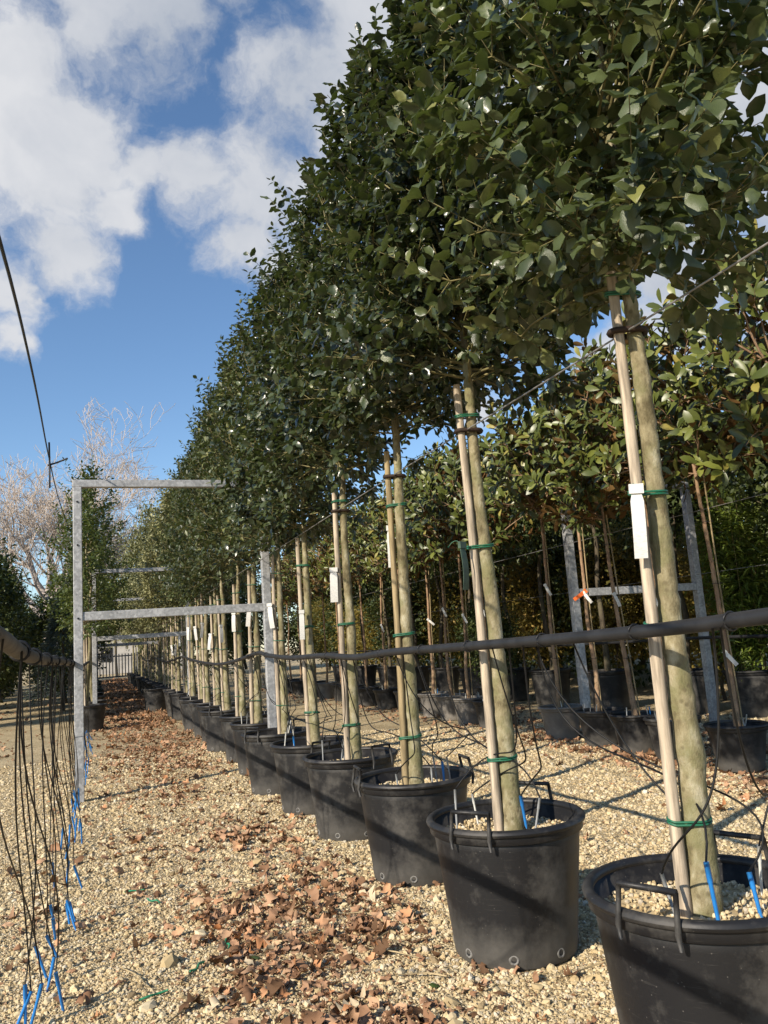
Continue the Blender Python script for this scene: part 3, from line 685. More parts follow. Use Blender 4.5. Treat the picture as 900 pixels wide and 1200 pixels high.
ICO = (nrm(np.array([(-1,_p,0),(1,_p,0),(-1,-_p,0),(1,-_p,0),(0,-1,_p),(0,1,_p),(0,-1,-_p),(0,1,-_p),(_p,0,-1),(_p,0,1),(-_p,0,-1),(-_p,0,1)])),
       np.array([(0,11,5),(0,5,1),(0,1,7),(0,7,10),(0,10,11),(1,5,9),(5,11,4),(11,10,2),(10,7,6),(7,1,8),(3,9,4),(3,4,2),(3,2,6),(3,6,8),(3,8,9),(4,9,5),(2,4,11),(6,2,10),(8,6,7),(9,8,1)]))
def place_pot(loc, pm, label, group, rz, handle=True, rings=8, rb=.27, scale=1):
    t = empty('plant_pot', loc, label, 'pot', group, rz); t.scale = (scale,)*3
    obj('body', pm['body'], t); obj('rim', pm['rim'], t)
    m = obj('mulch', pm['mulch'], t); m['kind'] = 'stuff'
    if handle:
        for s in (0, 1):
            h = obj('handle', pm['handle'], t); h.rotation_euler.z = s*PI
    for k in range(rings):
        a = (k+.5)/rings*2*PI
        d = obj('drain_ring', pm['ring'], t, ((rb+.0035)*math.cos(a), (rb+.0035)*math.sin(a), .045)); d.rotation_euler = (PI/2-.06, 0, a+PI/2)
        obj('drain_hole', pm['hole'], d)
    return t
BIG = pot_meshes(.57, .272, .335, 'big', M['pot'])
HROT = [-2.68, -2.48, 3.05, 2.0, 1.2, .6]
for i, (x, y) in enumerate(POT_XY):
    if i >= 26: h, rings = False, 0
    else: h, rings = (i in (0, 1, 2, 3, 5, 8, 11)), (8 if i < 9 else 0)
    if i == 0: lab = 'big black pot of the broad-leaved holly with blue drip stakes in its gravel'
    elif i < 26: lab = 'big black plastic pot, ' + rowtext(i)
    else: lab = 'small far black pot at the gate end of the holly row'
    place_pot((x, y, -.012), BIG, lab, 'black pots of the holly row', HROT[i] if i < 6 else i*1.7, h, rings)
# one pot set out from the row
place_pot((1.36, 22.3, -.012), BIG, 'empty-looking black pot pulled out of the holly row into the aisle', None, .4, True, 0)

# ------------------------------------------------------------------ galvanised frames
def frame(xl, xr, y, ztop, zbar, label, w=.085, bolts=True):
    t = empty('steel_gantry', (xl, y, 0), label, 'gantry', 'galvanised gantries across the aisles')
    D = xr-xl
    for x0 in (0, D):
        mb = MB(); h = w/2
        mb.box((x0-h, -h, -.05), (x0+h, h, ztop-(.0 if True else 0)))
        p = mb.build('post', M['galv'], t, False); bev(p)
    mb = MB(); mb.box((-w/2, -w/2+.004, ztop+.001), (D+w/2, w/2-.004, ztop+w*.9)); bev(mb.build('top_beam', M['galv'], t, False))
    mb = MB(); mb.box((w/2-.002, -w*.36, zbar-w/2), (D-w/2+.002, w*.36, zbar+w/2)); bev(mb.build('cross_bar', M['galv'], t, False))
    if bolts:
        for x0 in (0, D):
            for z in (ztop-.16, zbar+.75, zbar-.02):
                mb = MB(); mb.tube(np.array([(x0, -w/2-.008, z), (x0, -w/2, z), (x0, -w/2+.01, z)]), .011, 6); mb.build('bolt', M['cable'], t, False)
    return t
def bev(o):
    m = o.modifiers.new('bevel', 'BEVEL'); m.width = .006; m.segments = 2; m.limit_method = 'ANGLE'
frame(-.215, 1.775, FRAME_Y, 3.22, 1.845, 'tall galvanised steel gantry spanning the leafy aisle beside the tied-up drip tubes', .09)
frame(-.12, 1.80, 18.0, 3.2, 1.83, 'galvanised gantry over the aisle next beyond the tall near one, towards the gate', .09, False)
frame(-.12, 1.80, 27.0, 3.2, 1.83, 'galvanised gantry over the aisle, third and last before the gate', .09, False)
frame(5.80, 7.78, 9.05, 3.20, 1.82, 'galvanised steel gantry standing among the magnolias with orange and white tags', .10, False)

# ------------------------------------------------------------------ hoses and wires
def line_thing(name, pts, r, mat, label, cat, sides=10, n=8, group=None):
    p = smooth_path(pts, n); mb = MB(); o = np.array(p[0])
    mb.tube(p-o, r, sides); ob = mb.build(name, mat, None, True, o); return tag(ob, label, cat, group)
HX = 1.60
hp = [(HX, -1.5, 1.40), (HX, 0, 1.395), (HX, 1.3, 1.385), (HX, 2.15, 1.352), (HX+.005, 3.4, 1.328), (HX, 4.45, 1.312), (HX-.01, 5.2, 1.285), (HX, 6.0, 1.30), (HX-.005, 7.1, 1.287), (HX, 8.2, 1.315), (HX+.05, 9.0, 1.342), (HX+.02, 9.8, 1.29), (HX, 11, 1.23), (HX, 12.2, 1.21), (HX, 14, 1.235), (HX, 16, 1.29), (HX+.05, 18, 1.34), (HX, 20, 1.26), (HX, 23, 1.24), (HX+.05, 27, 1.33), (HX, 31, 1.25), (HX+.05, 36, 1.33)]
def hose_z(y): return float(np.interp(y, [p[1] for p in hp], [p[2] for p in hp]))
hs = empty('irrigation_hose', (HX, 2.15, 0), 'thick black irrigation hose running along the holly trunks', 'hose')
mb = MB(); mb.tube(smooth_path(hp, 10)-np.array([HX, 2.15, 0]), .0215, 14); hpipe = mb.build('pipe', M['hose'], hs)
for y in (1.75, 2.17, 2.75, 3.42, 4.0, 4.66, 5.9, 7.05, 8.3, 9.02):
    mb = MB(); z = hose_z(y); pts = [(.025*math.cos(a), 0, .025*math.sin(a)) for a in np.linspace(0, 2*PI, 15)]
    mb.tube(np.array(pts)+np.array([0, y-2.15, z]), .0035, 5, False); mb.build('clip', M['cable'], hpipe)
lp = [(-.235, .4, 1.50), (-.24, 1.5, 1.485), (-.245, 2.36, 1.452), (-.25, 3.14, 1.418), (-.255, 4.7, 1.398), (-.26, 6.4, 1.392), (-.265, 8, 1.372), (-.27, 9.05, 1.372), (-.27, 11, 1.33), (-.26, 13.5, 1.32), (-.25, 16.2, 1.35), (-.22, 18, 1.37)]
ls = empty('irrigation_hose', (-.25, 2.4, 0), 'dusty grey irrigation hose with many drip tubes hanging to the ground', 'hose')
mb = MB(); mb.tube(smooth_path(lp, 10)-np.array([-.25, 2.4, 0]), .025, 14); lpipe = mb.build('pipe', M['hose_dust'], ls)
def lhose_z(y): return float(np.interp(y, [p[1] for p in lp], [p[2] for p in lp]))
for y in (2.9, 3.5, 4.3, 5.2, 6.3, 7.5, 8.5):
    mb = MB(); z = lhose_z(y); pts = [(.03*math.cos(a), 0, .03*math.sin(a)) for a in np.linspace(0, 2*PI, 13)]
    mb.tube(np.array(pts)+np.array([float(np.interp(y, [p[1] for p in lp], [p[0] for p in lp]))+.25, y-2.4, z]), .006, 5, False); mb.build('clip', M['cable'], lpipe)
line_thing('irrigation_hose', [(7.72, 3, 1.10), (7.70, 6, 1.09), (7.7, 9, 1.12), (7.7, 13, 1.08), (7.7, 20, 1.1), (7.7, 28, 1.1)], .022, M['hose'], 'thin black hose behind the magnolia trunks', 'hose')
line_thing('row_wire', [(ROW_X-.045, -2, 2.37), (ROW_X-.045, 2.2, 2.375), (ROW_X-.05, 4.7, 2.385), (ROW_X-.045, 9, 2.38), (ROW_X-.045, 18, 2.38), (ROW_X-.045, 27, 2.38), (ROW_X-.045, 36, 2.38)], .0035, M['wire'], 'taut steel wire strung along the tops of the holly trunks', 'wire', 6)
line_thing('row_wire', [(5.66, 2, 2.46), (5.66, 9, 2.44), (5.66, 18, 2.44), (5.66, 28, 2.44)], .0035, M['wire'], 'steel wire strung along the magnolia trunks below their crowns', 'wire', 6)
line_thing('row_wire', [(7.75, 2, 2.0), (7.75, 9, 1.98), (7.75, 18, 2.0), (7.75, 28, 2.0)], .0035, M['wire'], 'steel wire strung behind the magnolias at chest height', 'wire', 6)
# overhead cable on the left, with its bracket
cb = empty('overhead_cable', (-.55, 10, 0), 'black overhead cable sloping through the sky with a small crossed bracket', 'cable')
o = np.array((-.55, 10, 0))
mb = MB(); mb.tube(smooth_path([(-.30, 0.5, 2.45), (-.33, 3, 2.92), (-.42, 6, 3.36), (-.55, 10, 3.80), (-.62, 14, 4.05), (-.60, 18.4, 4.2)], 6)-o, .0075, 6); mb.build('cable', M['cable'], cb)
mb = MB(); mb.tube(np.array([(-.545, 10, 3.97), (-.54, 10, 3.7), (-.54, 10, 3.42)])-o, .012, 6); mb.build('bracket', M['cable'], cb)
mb = MB(); mb.tube(np.array([(-.56, 10, 3.69), (-.45, 10, 3.73), (-.34, 10, 3.78)])-o, .011, 6); mb.build('bracket', M['cable'], cb)

# ------------------------------------------------------------------ drip tubes
def dripper(mb, p, d, L, r=.0055):
    p = np.asarray(p, float); d = nrm(np.asarray(d, float))
    mb.tube(np.array([p, p+d*L*.3, p+d*L*.32, p+d*L*.9, p+d*L]), np.array([r, r, r*.8, r*.75, r*.15]), 6)
def drip_tube(pts, ddir, L, col, label, group, cat='drip tube', r=.0036):
    o = np.array(pts[0], float); t = empty('drip_tube', o, label, cat, group)
    mb = MB(); mb.tube(np.asarray(pts)-o, r, 6); mb.build('tube', M['tube'], t)
    mb = MB(); dripper(mb, np.asarray(pts[-1])-o, ddir, L, .0085 if col == 'blue' else .0062); mb.build('dripper', M[{'blue': 'blue', 'grey': 'grey_pl', 'white': 'white_pl'}[col]], t)
    return t
def ground_of(x, y): return float(gz(x, y))
rs = np.random.RandomState(55)
yy = 2.2; k = 0
GL = 'thin black tubes hanging from the dusty hose, blue tipped'
while yy < 16.5:
    for s in range(2):
        y0 = yy+rs.uniform(-.05, .05); x0 = float(np.interp(y0, [p[1] for p in lp], [p[0] for p in lp]))
        y1 = y0+rs.uniform(-.3, .75)+(.8 if yy < 3.2 else .35); x1 = -.235+rs.uniform(-.07, .08)
        L = rs.uniform(.15, .20)
        dd = np.array([rs.normal(.12, .22), rs.normal(-.1, .28), -1])
        z1 = ground_of(x1, y1)+rs.uniform(.10, .18)
        zt = lhose_z(y0)-.012
        pts = bez((x0+rs.choice([-.022, .022]), y0, zt), (x0+rs.uniform(-.08, .02), y0+rs.uniform(-.12, .12), zt-.55), (x1+rs.uniform(-.12, .1), y1+rs.uniform(-.4, .25), z1+.55), (x1, y1, z1), 18)
        drip_tube(pts, dd, L, 'blue', 'black drip tube with blue end hanging from the dusty hose to the gravel', GL, r=.0030)
    yy += rs.uniform(.38, .55)
for i in range(0, 14):
    rs = np.random.RandomState(900+i); px_, py_ = POT_XY[i]
    nt = 5 if i < 4 else 4 if i < 8 else 2
    for s in range(nt):
        a = rs.uniform(0, 6.28) if i else [3.5, 4.2, 5.6, 5.9, 1.2][s]
        r = rs.uniform(.13, .25)
        if i == 0: r = [.20, .17, .15, .20, .22][s]
        L = rs.uniform(.14, .2)
        col = (['grey', 'blue', 'blue', 'white', 'grey'][s] if i == 0 else rs.choice(['grey', 'white', 'grey', 'blue'], p=[.4, .25, .2, .15]))
        e = np.array([px_+r*math.cos(a), py_+r*math.sin(a), .61+rs.uniform(-.02, .06)])
        side = 1 if s % 2 else -1
        y0 = py_+side*rs.uniform(.28, .62) if i else py_+[-.42, .60, .62, -.45, .35][s]
        h0 = np.array([HX+rs.choice([-.02, .02]), y0, hose_z(y0)-.014])
        out = rs.uniform(.02, .36)
        pts = bez(h0, h0+np.array([out*.6+.03, rs.uniform(-.2, .2), -.62-rs.uniform(0, .2)]), e+np.array([rs.uniform(-.22, .30), -side*rs.uniform(-.45, .1)+side*.12, .26+rs.uniform(0, .16)]), e, 24)
        drip_tube(pts, (rs.normal(0, .10), rs.normal(0, .12), -1), L, col,
                  'black drip tube feeding the pot ' + ('of the broad-leaved holly' if i == 0 else rowtext(i)), 'drip tubes feeding the holly pots')

# ------------------------------------------------------------------ magnolia row
MAG = [  # y, trunk top, crown bottom, crown top, pot kind, lean, radius
    (5.05, 2.75, 2.75, 4.45, 0, (0, .05), .62), (6.17, 2.95, 2.75, 4.2, 0, (0, .08), .66), (7.10, 2.9, 2.7, 4.4, 0, (.05, .05), .55), (7.69, 2.65, 2.55, 4.35, 0, (0, .2), .55), (8.42, 3.1, 2.9, 4.2, 0, (0, .0), .6), (9.28, 3.1, 2.85, 4.1, 1, (0, .02), .6),
    (11.15, 2.8, 2.6, 4.2, 0, (0, .05), .7), (11.95, 2.8, 2.65, 4.2, 1, (0, -.1), .7), (12.80, 2.8, 2.7, 4.2, 1, (0, .05), .7), (13.60, 3.0, 2.75, 4.2, 1, (0, -.1), .7), (14.9, 2.9, 2.7, 4.2, 0, (0, 0), .7), (16.05, 2.9, 2.7, 4.3, 0, (0, -.1), .7),
    (17.2, 2.9, 2.7, 4.2, 0, (0, .1), .7), (18.4, 2.9, 2.7, 4.2, 0, (0, .1), .7), (19.5, 2.9, 2.7, 4.2, 0, (0, .1), .7), (20.8, 2.9, 2.7, 4.2, 1, (0, -.1), .7), (22.1, 2.9, 2.7, 4.2, 0, (0, .1), .7), (23.5, 2.9, 2.7, 4.2, 0, (0, .0), .7), (25, 2.9, 2.7, 4.2, 0, (0, .1), .7), (27, 2.9, 2.7, 4.2, 0, (0, .1), .7)]
SMALL = pot_meshes(.41, .20, .262, 'small', M['pot'])
SMALL_G = dict(SMALL); _mb = MB()
SMALL_G['body'] = SMALL['body'].copy(); SMALL_G['body'].materials[0] = M['pot_grey']
SMALL_G['rim'] = SMALL['rim'].copy(); SMALL_G['rim'].materials[0] = M['pot_grey']
MAG_VAR = []
MX = 5.55
MAGI = [i for i in range(len(MAG))]
def magtext(i):
    n = 5   # the tree beside the gantry post in the row
    if i <= 4: return '%s from its gantry post, away from the gate' % ORD[4-i]
    return '%s from its gantry post, towards the gate' % ORD[min(i-5, 19)]
def mag_prof(rm):
    return lambda u: rm*(.55+.45*min(1, u/.25)) if u < .55 else max(.12, rm*(1-((u-.55)/.45)**1.7*.85))
for i, (y, ttop, zb, zt, kind, lean, rm) in enumerate(MAG):
    rs = np.random.RandomState(300+i)
    x = MX+(0 if i < 6 else rs.uniform(-.06, .08)); base = (x, y, 0)
    t = empty('magnolia_tree', base, 'slender magnolia with rusty leaf undersides, '+magtext(i), 'tree', 'magnolias in one row of small pots')
    def ax(z, lean=lean, zb=zb):
        k = max(0, min(1.2, (z-.3)/(zb-.3))); return np.array([lean[0]*k, lean[1]*k, z])
    r0 = rs.uniform(.027, .033)
    path = [ax(z)+np.array([*rs.normal(0, .012, 2), 0])*(z > .5) for z in (.3, .8, 1.4, 2.0, zb, zb+.7, zt-.4)]
    trunk_mesh(rs, path, r0, .010, 10, 4).build('trunk', M['bark_mag'], t)
    if i < 10 or len(MAG_VAR) < 3:
        br, P, D, Nn, S = grow_crown(rs, zb, zt, mag_prof(rm), 34 if i < 2 else 30, .13, .16, .034, .165 if i < 2 else .155, up=(20, 55), axis_fn=ax, nz_up=.6, terminal=3)
        D = nrm(D+np.array([0, 0, .30])); Nn = nrm(P*np.array([1, 1, 0]))*1.0+np.array([-.35, -.35, .45])+rs.normal(0, .45, P.shape)
        br = [(p, r*1.5) for p, r in br]
        b, c = crown_objects(t, base, br, P, D, Nn, S, MAGN if i < 10 else MAGN_FAR, [M['mag_top'], M['mag_bot']], rs, 300 if i < 6 else 200 if i < 10 else 0, 'magn', M['bark_mag'])
        if i >= 10: MAG_VAR.append((b.data, c.data))
    else:
        bm, cm = MAG_VAR[rs.randint(0, 3)]; rz = rs.uniform(0, 6.28)
        for nm, me in (('branches', bm), ('crown', cm)):
            o = obj(nm, me, t); o.rotation_euler.z = rz; o['kind'] = 'stuff'
    if i in (0,): pass
    place_pot((x+rs.uniform(-.02, .02), y+rs.uniform(-.02, .02), -.012), SMALL_G if kind else SMALL, ('dusty grey pot of the magnolia ' if kind else 'small black pot of the magnolia ')+magtext(i), 'small pots of the magnolia row', rs.uniform(0, 6), False, 0)
    # cane tied to the trunk
    if i < 12:
        cz = empty('support_cane', (x+.035, y-.03, 0), 'thin cane tied to the magnolia '+magtext(i), 'cane', 'thin canes of the magnolias')
        mb = MB(); zz = np.linspace(.28, zb+.1, 10); mb.tube(np.array([ax(z)+np.array([.006*math.sin(z*3), 0, 0]) for z in zz]), .008, 6); mb.build('cane', M['stake_old'], cz)
        for z in (1.0, 1.7, 2.3):
            c0 = ax(z); mb = MB(); pts = [c0+np.array([-.018+.052*math.cos(a), .015+.048*math.sin(a), 0]) for a in np.linspace(0, 2*PI, 13)]
            mb.tube(np.array(pts), .003, 4, False); mb.build('tie', M['cable'], cz)
        # drip pegs in the small pot
        for s in range(3):
            a = rs.uniform(0, 6.28); r = rs.uniform(.09, .19)
            mb = MB(); dripper(mb, (0, 0, .11), (rs.normal(0, .1), rs.normal(0, .1), -1), .2, .0065)
            tag(mb.build('drip_stake', M[rs.choice(['white_pl', 'grey_pl', 'blue'], p=[.5, .3, .2])], None, True, (x+r*math.cos(a), y+r*math.sin(a), .36)),
                'plastic drip stake in magnolia pot '+magtext(i), 'drip stake', 'drip stakes in the magnolia pots')
    if 0 < i < 12:
        z = [1.4, 1.05, 1.6, 1.72, 1.78, 1.95, 1.75, 1.7, 1.85, 1.7, 1.75, 1.7][i]
        tg = make_tag('plant_tag', tuple(np.array(base)+ax(z)+np.array([-.035, -.035, 0])), face_cam(x, y, rs.uniform(-.4, .4)), .15, .036, M['tag'], 'small white tag on the magnolia '+magtext(i), 'tags hung on the magnolias', 0, -rs.uniform(.25, .9))
make_tag('plant_tag', (5.53, 8.38, 1.80), face_cam(5.5, 8.4, .2), .17, .045, M['orange'], 'orange plastic tag on a magnolia trunk beside the gantry post', None, 0, 1.0)

# ------------------------------------------------------------------ background trees
def clump_crown(rs, rx, rz_, zc, nleaf, size, tmpl=None, lumps=16, hole=.25, flat=0):
    """leaves gathered in small sprays spread through an uneven crown"""
    cs = []
    for k in range(lumps*8):
        d = nrm(rs.normal(0, 1, 3)); rr = rs.uniform(.35, 1)**.6
        cs.append(d*np.array([rx, rx, rz_])*rr*rs.uniform(.8, 1.12))
    cs = np.array(cs); pick = rs.randint(0, len(cs), nleaf)
    sp = rx*.26
    P = cs[pick]+rs.normal(0, 1, (nleaf, 3))*np.array([sp, sp, sp*.9])*.75
    out = nrm(P); D = nrm(out*.7+rs.normal(0, .7, (nleaf, 3))); Nn = np.array([0, 0, 1.])+out*.6+rs.normal(0, .5, (nleaf, 3))
    return P+np.array([0, 0, zc]), D, Nn, size*rs.uniform(.65, 1.25, nleaf)
def tree_meshes(seed, rx, rz_, zc, nleaf, size, mat, bmat, tr=.06, tmpl=None, h0=0):
    rs = np.random.RandomState(seed); out = {}
    P, D, Nn, S = clump_crown(rs, rx, rz_, zc, nleaf, size)
    mb = MB(); leaf_batch(mb, (tmpl or HOLLY_FAR)[0], P, D, Nn, S, np.clip(rs.normal(.45, .25, nleaf), 0, 1)); out['crown'] = mb.mesh('crown', mat)
    zb = zc-rz_; mb = MB(); pts = [(rs.normal(0, .03), rs.normal(0, .03), z) for z in np.linspace(h0, zc+.5*rz_, 9)]
    mb.tube(smooth_path(pts, 4), np.linspace(tr, tr*.25, 33), 9)
    for k in range(14):
        z = rs.uniform(max(zb, .5), zc+rz_*.4); a = rs.rand()*6.28; e = rs.uniform(.3, .9); L = rx*rs.uniform(.5, .95)
        mb.tube(np.array([(0, 0, z), (L*.5*math.cos(a), L*.5*math.sin(a), z+L*.5*e), (L*math.cos(a), L*math.sin(a), z+L*e*1.15)]), np.array([tr*.4, tr*.25, tr*.08]), 5, False)
    out['trunk'] = mb.mesh('trunk', bmat)
    return out
def place_tree(name, loc, tm, label, group, rz=0, s=(1, 1, 1), cat='tree'):
    t = empty(name, loc, label, cat, group, rz); t.scale = s
    obj('trunk', tm['trunk'], t); c = obj('crown', tm['crown'], t); c['kind'] = 'stuff'; return t
EV = [tree_meshes(700+k, .9, 1.3, 4.1, 7500, .13, M['bg_leaf'], M['bark_dark'], .06, h0=.3) for k in range(3)]
EVL = [tree_meshes(710+k, 1.05, 2.1, 2.7, 9500, .13, M['bg_leaf'], M['bark_dark'], .06, h0=.3) for k in range(2)]
YL = tree_meshes(720, 1.1, 1.9, 2.6, 6500, .12, M['bg_yellow'], M['bark_dark'], .05)
OL = tree_meshes(730, 1.2, 2.6, 4.2, 11000, .14, M['bg_olive'], M['bark_dark'], .08)
SD = []
for k in range(2):
    rs = np.random.RandomState(745+k); sm_ = tree_meshes(740+k, .3, 1.2, 3.4, 10, .1, M['side_leaf'], M['bark'], .045, h0=.3)
    br, P, D, Nn, S = grow_crown(rs, 1.95, 5.2, lambda u: .62*(.7+.3*min(1, u/.2)) if u < .5 else max(.1, .62*(1-((u-.5)/.5)**1.2*.85)), 58, .10, .22, .042, .10, up=(40, 70))
    mb = MB(); leaf_batch(mb, HOLLY_FAR[0], P, D, Nn, S, np.clip(rs.normal(.5, .25, len(P)), 0, 1)); sm_['crown'] = mb.mesh('crown', M['side_leaf'])
    SD.append(sm_)
rs = np.random.RandomState(33)
def reartext(i): return '%s from the bamboo, %s' % (ORD[abs(i-2)-1], 'away from the gate' if i < 2 else 'towards the gate')
C_Y = [6.9, 8.2, 9.15, 10.15, 11.8, 13.6, 15.1, 16.8, 18.6, 20.5, 22.6, 25, 27.5]
C_X = [8.6, 8.75, 8.62, 8.38, 8.08, 8.02, 7.99, 8.0, 8.0, 8.0, 8.0, 8, 8]
for i, (y, x) in enumerate(zip(C_Y, C_X)):
    if i == 2: nm = 'bamboo'
    place_pot((x, y, -.012), BIG, ('large black pot holding yellow-green bamboo behind the magnolias' if i == 2 else 'large black pot in the rear row, '+reartext(i)), 'pots of the rear row', i, False, 0, scale=1.12)
    if i != 2:
        place_tree('evergreen_tree', (x, y, 0), EV[i % 3], 'dark evergreen tree in the rear row, '+reartext(i), 'rear row of evergreen trees', rs.uniform(0, 6.28), (.95, .95, rs.uniform(.95, 1.08)))
# two deeper rows, to the edge of the nursery
for j, X in enumerate((11.2, 14.5, 18.5)):
    y = 7+j*2
    while y < 44:
        if not (j == 0 and 10 < y < 13):
            q = rs.rand()
            if j == 0 and q < .34: place_tree('yellowing_tree', (X, y, -.1), YL, 'yellowing leafy tree far behind the dark rear row', 'yellowing trees far behind', rs.uniform(0, 6.28), (1.2, 1.2, rs.uniform(.8, 1.0)))
            else: place_tree('evergreen_tree', (X+rs.uniform(-.4, .4), y, -.3), EVL[rs.randint(0, 2)], 'dense evergreen tree at the back edge of the nursery', 'evergreens at the back edge', rs.uniform(0, 6.28), (1.35, 1.35, rs.uniform(.95, 1.2)+.12*j))
        y += rs.uniform(1.9, 2.5)+j*.3
# a few yellowing trees seen between the magnolia trunks
for (x, y, s) in ((9.9, 14.0, .8), (9.8, 17.0, .85), (9.9, 11.2, .7), (9.6, 21, .9)):
    place_tree('yellowing_tree', (x, y, -.1), YL, 'yellowing leafy tree far behind the dark rear row', 'yellowing trees far behind', rs.uniform(0, 6.28), (s, s, s))
# dark round shrub in the rear row
SH = tree_meshes(760, .55, .75, 1.15, 6000, .07, M['bg_leaf'], M['bark_dark'], .03, h0=.2)
place_tree('round_shrub', (7.0, 14.1, .15), SH, 'dark dense round shrub standing between magnolia and rear row', None, 0, cat='shrub')
place_pot((7.0, 14.1, -.012), SMALL, 'small black pot under the dark round shrub', None, 1, False, 0)
# bamboo clump
rs = np.random.RandomState(61)
for (bx_, by_, bh, lab) in ((8.62, 9.15, 3.6, 'yellow-green leafy bamboo clump in a large black pot behind the magnolias'), (9.3, 7.8, 3.9, 'yellow-green leafy bamboo clump at the back with no pot in view')):
    t = empty('bamboo_clump', (bx_, by_, 0), lab, 'bamboo')
    P = []; D = []
    mb = MB()
    for k in range(26):
        a = rs.rand()*6.28; r = rs.uniform(0, .22); lean = rs.uniform(.05, .5); h = bh*rs.uniform(.6, 1)
        p0 = np.array([r*math.cos(a), r*math.sin(a), .4]); z = np.linspace(0, 1, 9)
        pts = np.stack([p0[0]+lean*math.cos(a)*z**1.8, p0[1]+lean*math.sin(a)*z**1.8, .4+(h-.4)*z], 1)
        mb.tube(pts, np.linspace(.009, .003, 9), 5, False)
        for q in range(150):
            f = rs.uniform(.18, 1)*8; j = min(7, int(f)); c = pts[j]+(pts[j+1]-pts[j])*(f-j)
            P.append(c+rs.normal(0, .13, 3)); D.append((rs.normal(0, 1), rs.normal(0, 1), rs.uniform(-.9, .5)))
    mb.build('canes', M['twig'], t)
    P = np.array(P); D = np.array(D); mb = MB(); leaf_batch(mb, LANCE[0], P, D, np.array([0, 0, 1.])+rs.normal(0, .4, P.shape), rs.uniform(.14, .24, len(P)), np.clip(rs.normal(.5, .25, len(P)), 0, 1))
    c = mb.build('foliage', M['bamboo'], t); c['kind'] = 'stuff'

# ---- left side
rs = np.random.RandomState(77)
for i, (x, y, z) in enumerate(((-.22, 17.6, 1.0), (-.2, 19.3, 1.04), (-.25, 21.5, 1), (-.25, 24, 1), (-.25, 27.0, .98), (-.3, 30, 1), (-.3, 34, 1), (-.3, 38, 1))):
    place_tree('evergreen_tree', (x, y, 0), SD[i % 2], 'light green evergreen across the aisle from the hollies, %s past the drip tubes' % ORD[i], 'evergreens across the aisle from the hollies', rs.uniform(0, 6), (1.05, 1.05, z))
    place_pot((x, y, -.012), BIG, 'black pot across the aisle from the hollies, %s past the drip tubes' % ORD[i], 'pots across the aisle from the hollies', i, False, 0, scale=.92)
    if i < 3:
        mb = MB(); mb.tube(np.array([(0, 0, .35), (.005, 0, 1.2), (0, .01, 2.3)]), .02, 8)
        tag(mb.build('support_pole', M['stake'], None, True, (x-.09, y-.03, 0)), 'pale pole beside the stem of the evergreen %s past the drip tubes' % ORD[i], 'pole', 'poles of the evergreens across the aisle')
for i in range(9):
    y = 21+i*3.1; x = -3.3-.12*i+rs.uniform(-.3, .3)
    place_tree('evergreen_tree', (x, y, -.25), EVL[i % 2], 'low-branched dark evergreen beyond the drip tubes, %s counted towards the gate' % ORD[i], 'dark evergreens beyond the drip tubes', rs.uniform(0, 6), (1.12, 1.12, rs.uniform(1.0, 1.15)))
    place_pot((x, y, -.012), BIG, 'black pot under the %s dark evergreen beyond the drip tubes' % ORD[i], 'pots of the dark evergreens', i, False, 0)
for (x, y, s) in ((-1.2, 31, 1.0), (-6.5, 30, 1.3), (-8.5, 36, 1.4), (-6, 42, 1.4), (-3, 52, 1.3), (-9, 50, 1.5), (-12, 44, 1.5)):
    place_tree('evergreen_tree', (x, y, -.3), EVL[int(y) % 2], 'broad dark evergreen tree far off below the leafless tree', 'far evergreens below the leafless tree', rs.uniform(0, 6), (1.2*s, 1.2*s, .9*s))
# blue conifer
mb = MB(); P = []; D = []
for k in range(4200):
    u = rs.rand()**.7; a = rs.rand()*6.28; r = (1-u)*1.0*rs.uniform(.5, 1.05)+.05
    P.append((r*math.cos(a), r*math.sin(a), .4+u*2.9-.15*r)); D.append((math.cos(a), math.sin(a), rs.normal(.0, .4)))
P = np.array(P); leaf_batch(mb, LANCE[0], P, np.array(D), np.array([0, 0, 1.])+rs.normal(0, .5, P.shape), rs.uniform(.12, .26, len(P)), rs.rand(len(P)))
t = empty('blue_conifer', (-1.05, 26.0, 0), 'grey-blue conifer between the dark evergreens and the tall gantry', 'conifer')
c = mb.build('needles', M['conifer'], t); c['kind'] = 'stuff'
mb = MB(); mb.tube(np.array([(0, 0, 0), (0, 0, 1.5), (0, 0, 3.1)]), np.array([.06, .04, .01]), 7); mb.build('trunk', M['bark_dark'], t)
# olive trees at the far end
for (x, y, s, l) in ((2.15, 36, .95, 'pale olive-green tree rising behind the far hollies'), (4.4, 47, 1.2, 'pale olive-green tree far behind, beside the gate'), (1.2, 72, 1.5, 'pale olive-green tree standing beyond the gate')):
    place_tree('olive_tree', (x, y, -.2), OL, l, None, x, (s, s, s*1.28))
for (x, y) in ((6.5, 50), (9, 54), (12, 50), (15, 46), (-3.5, 66), (5, 66)):
    place_tree('evergreen_tree', (x, y, -.3), EVL[x > 8], 'dark evergreen tree at the far end of the rows near the gate', 'evergreens near the gate', x, (1.8, 1.8, 1.5))

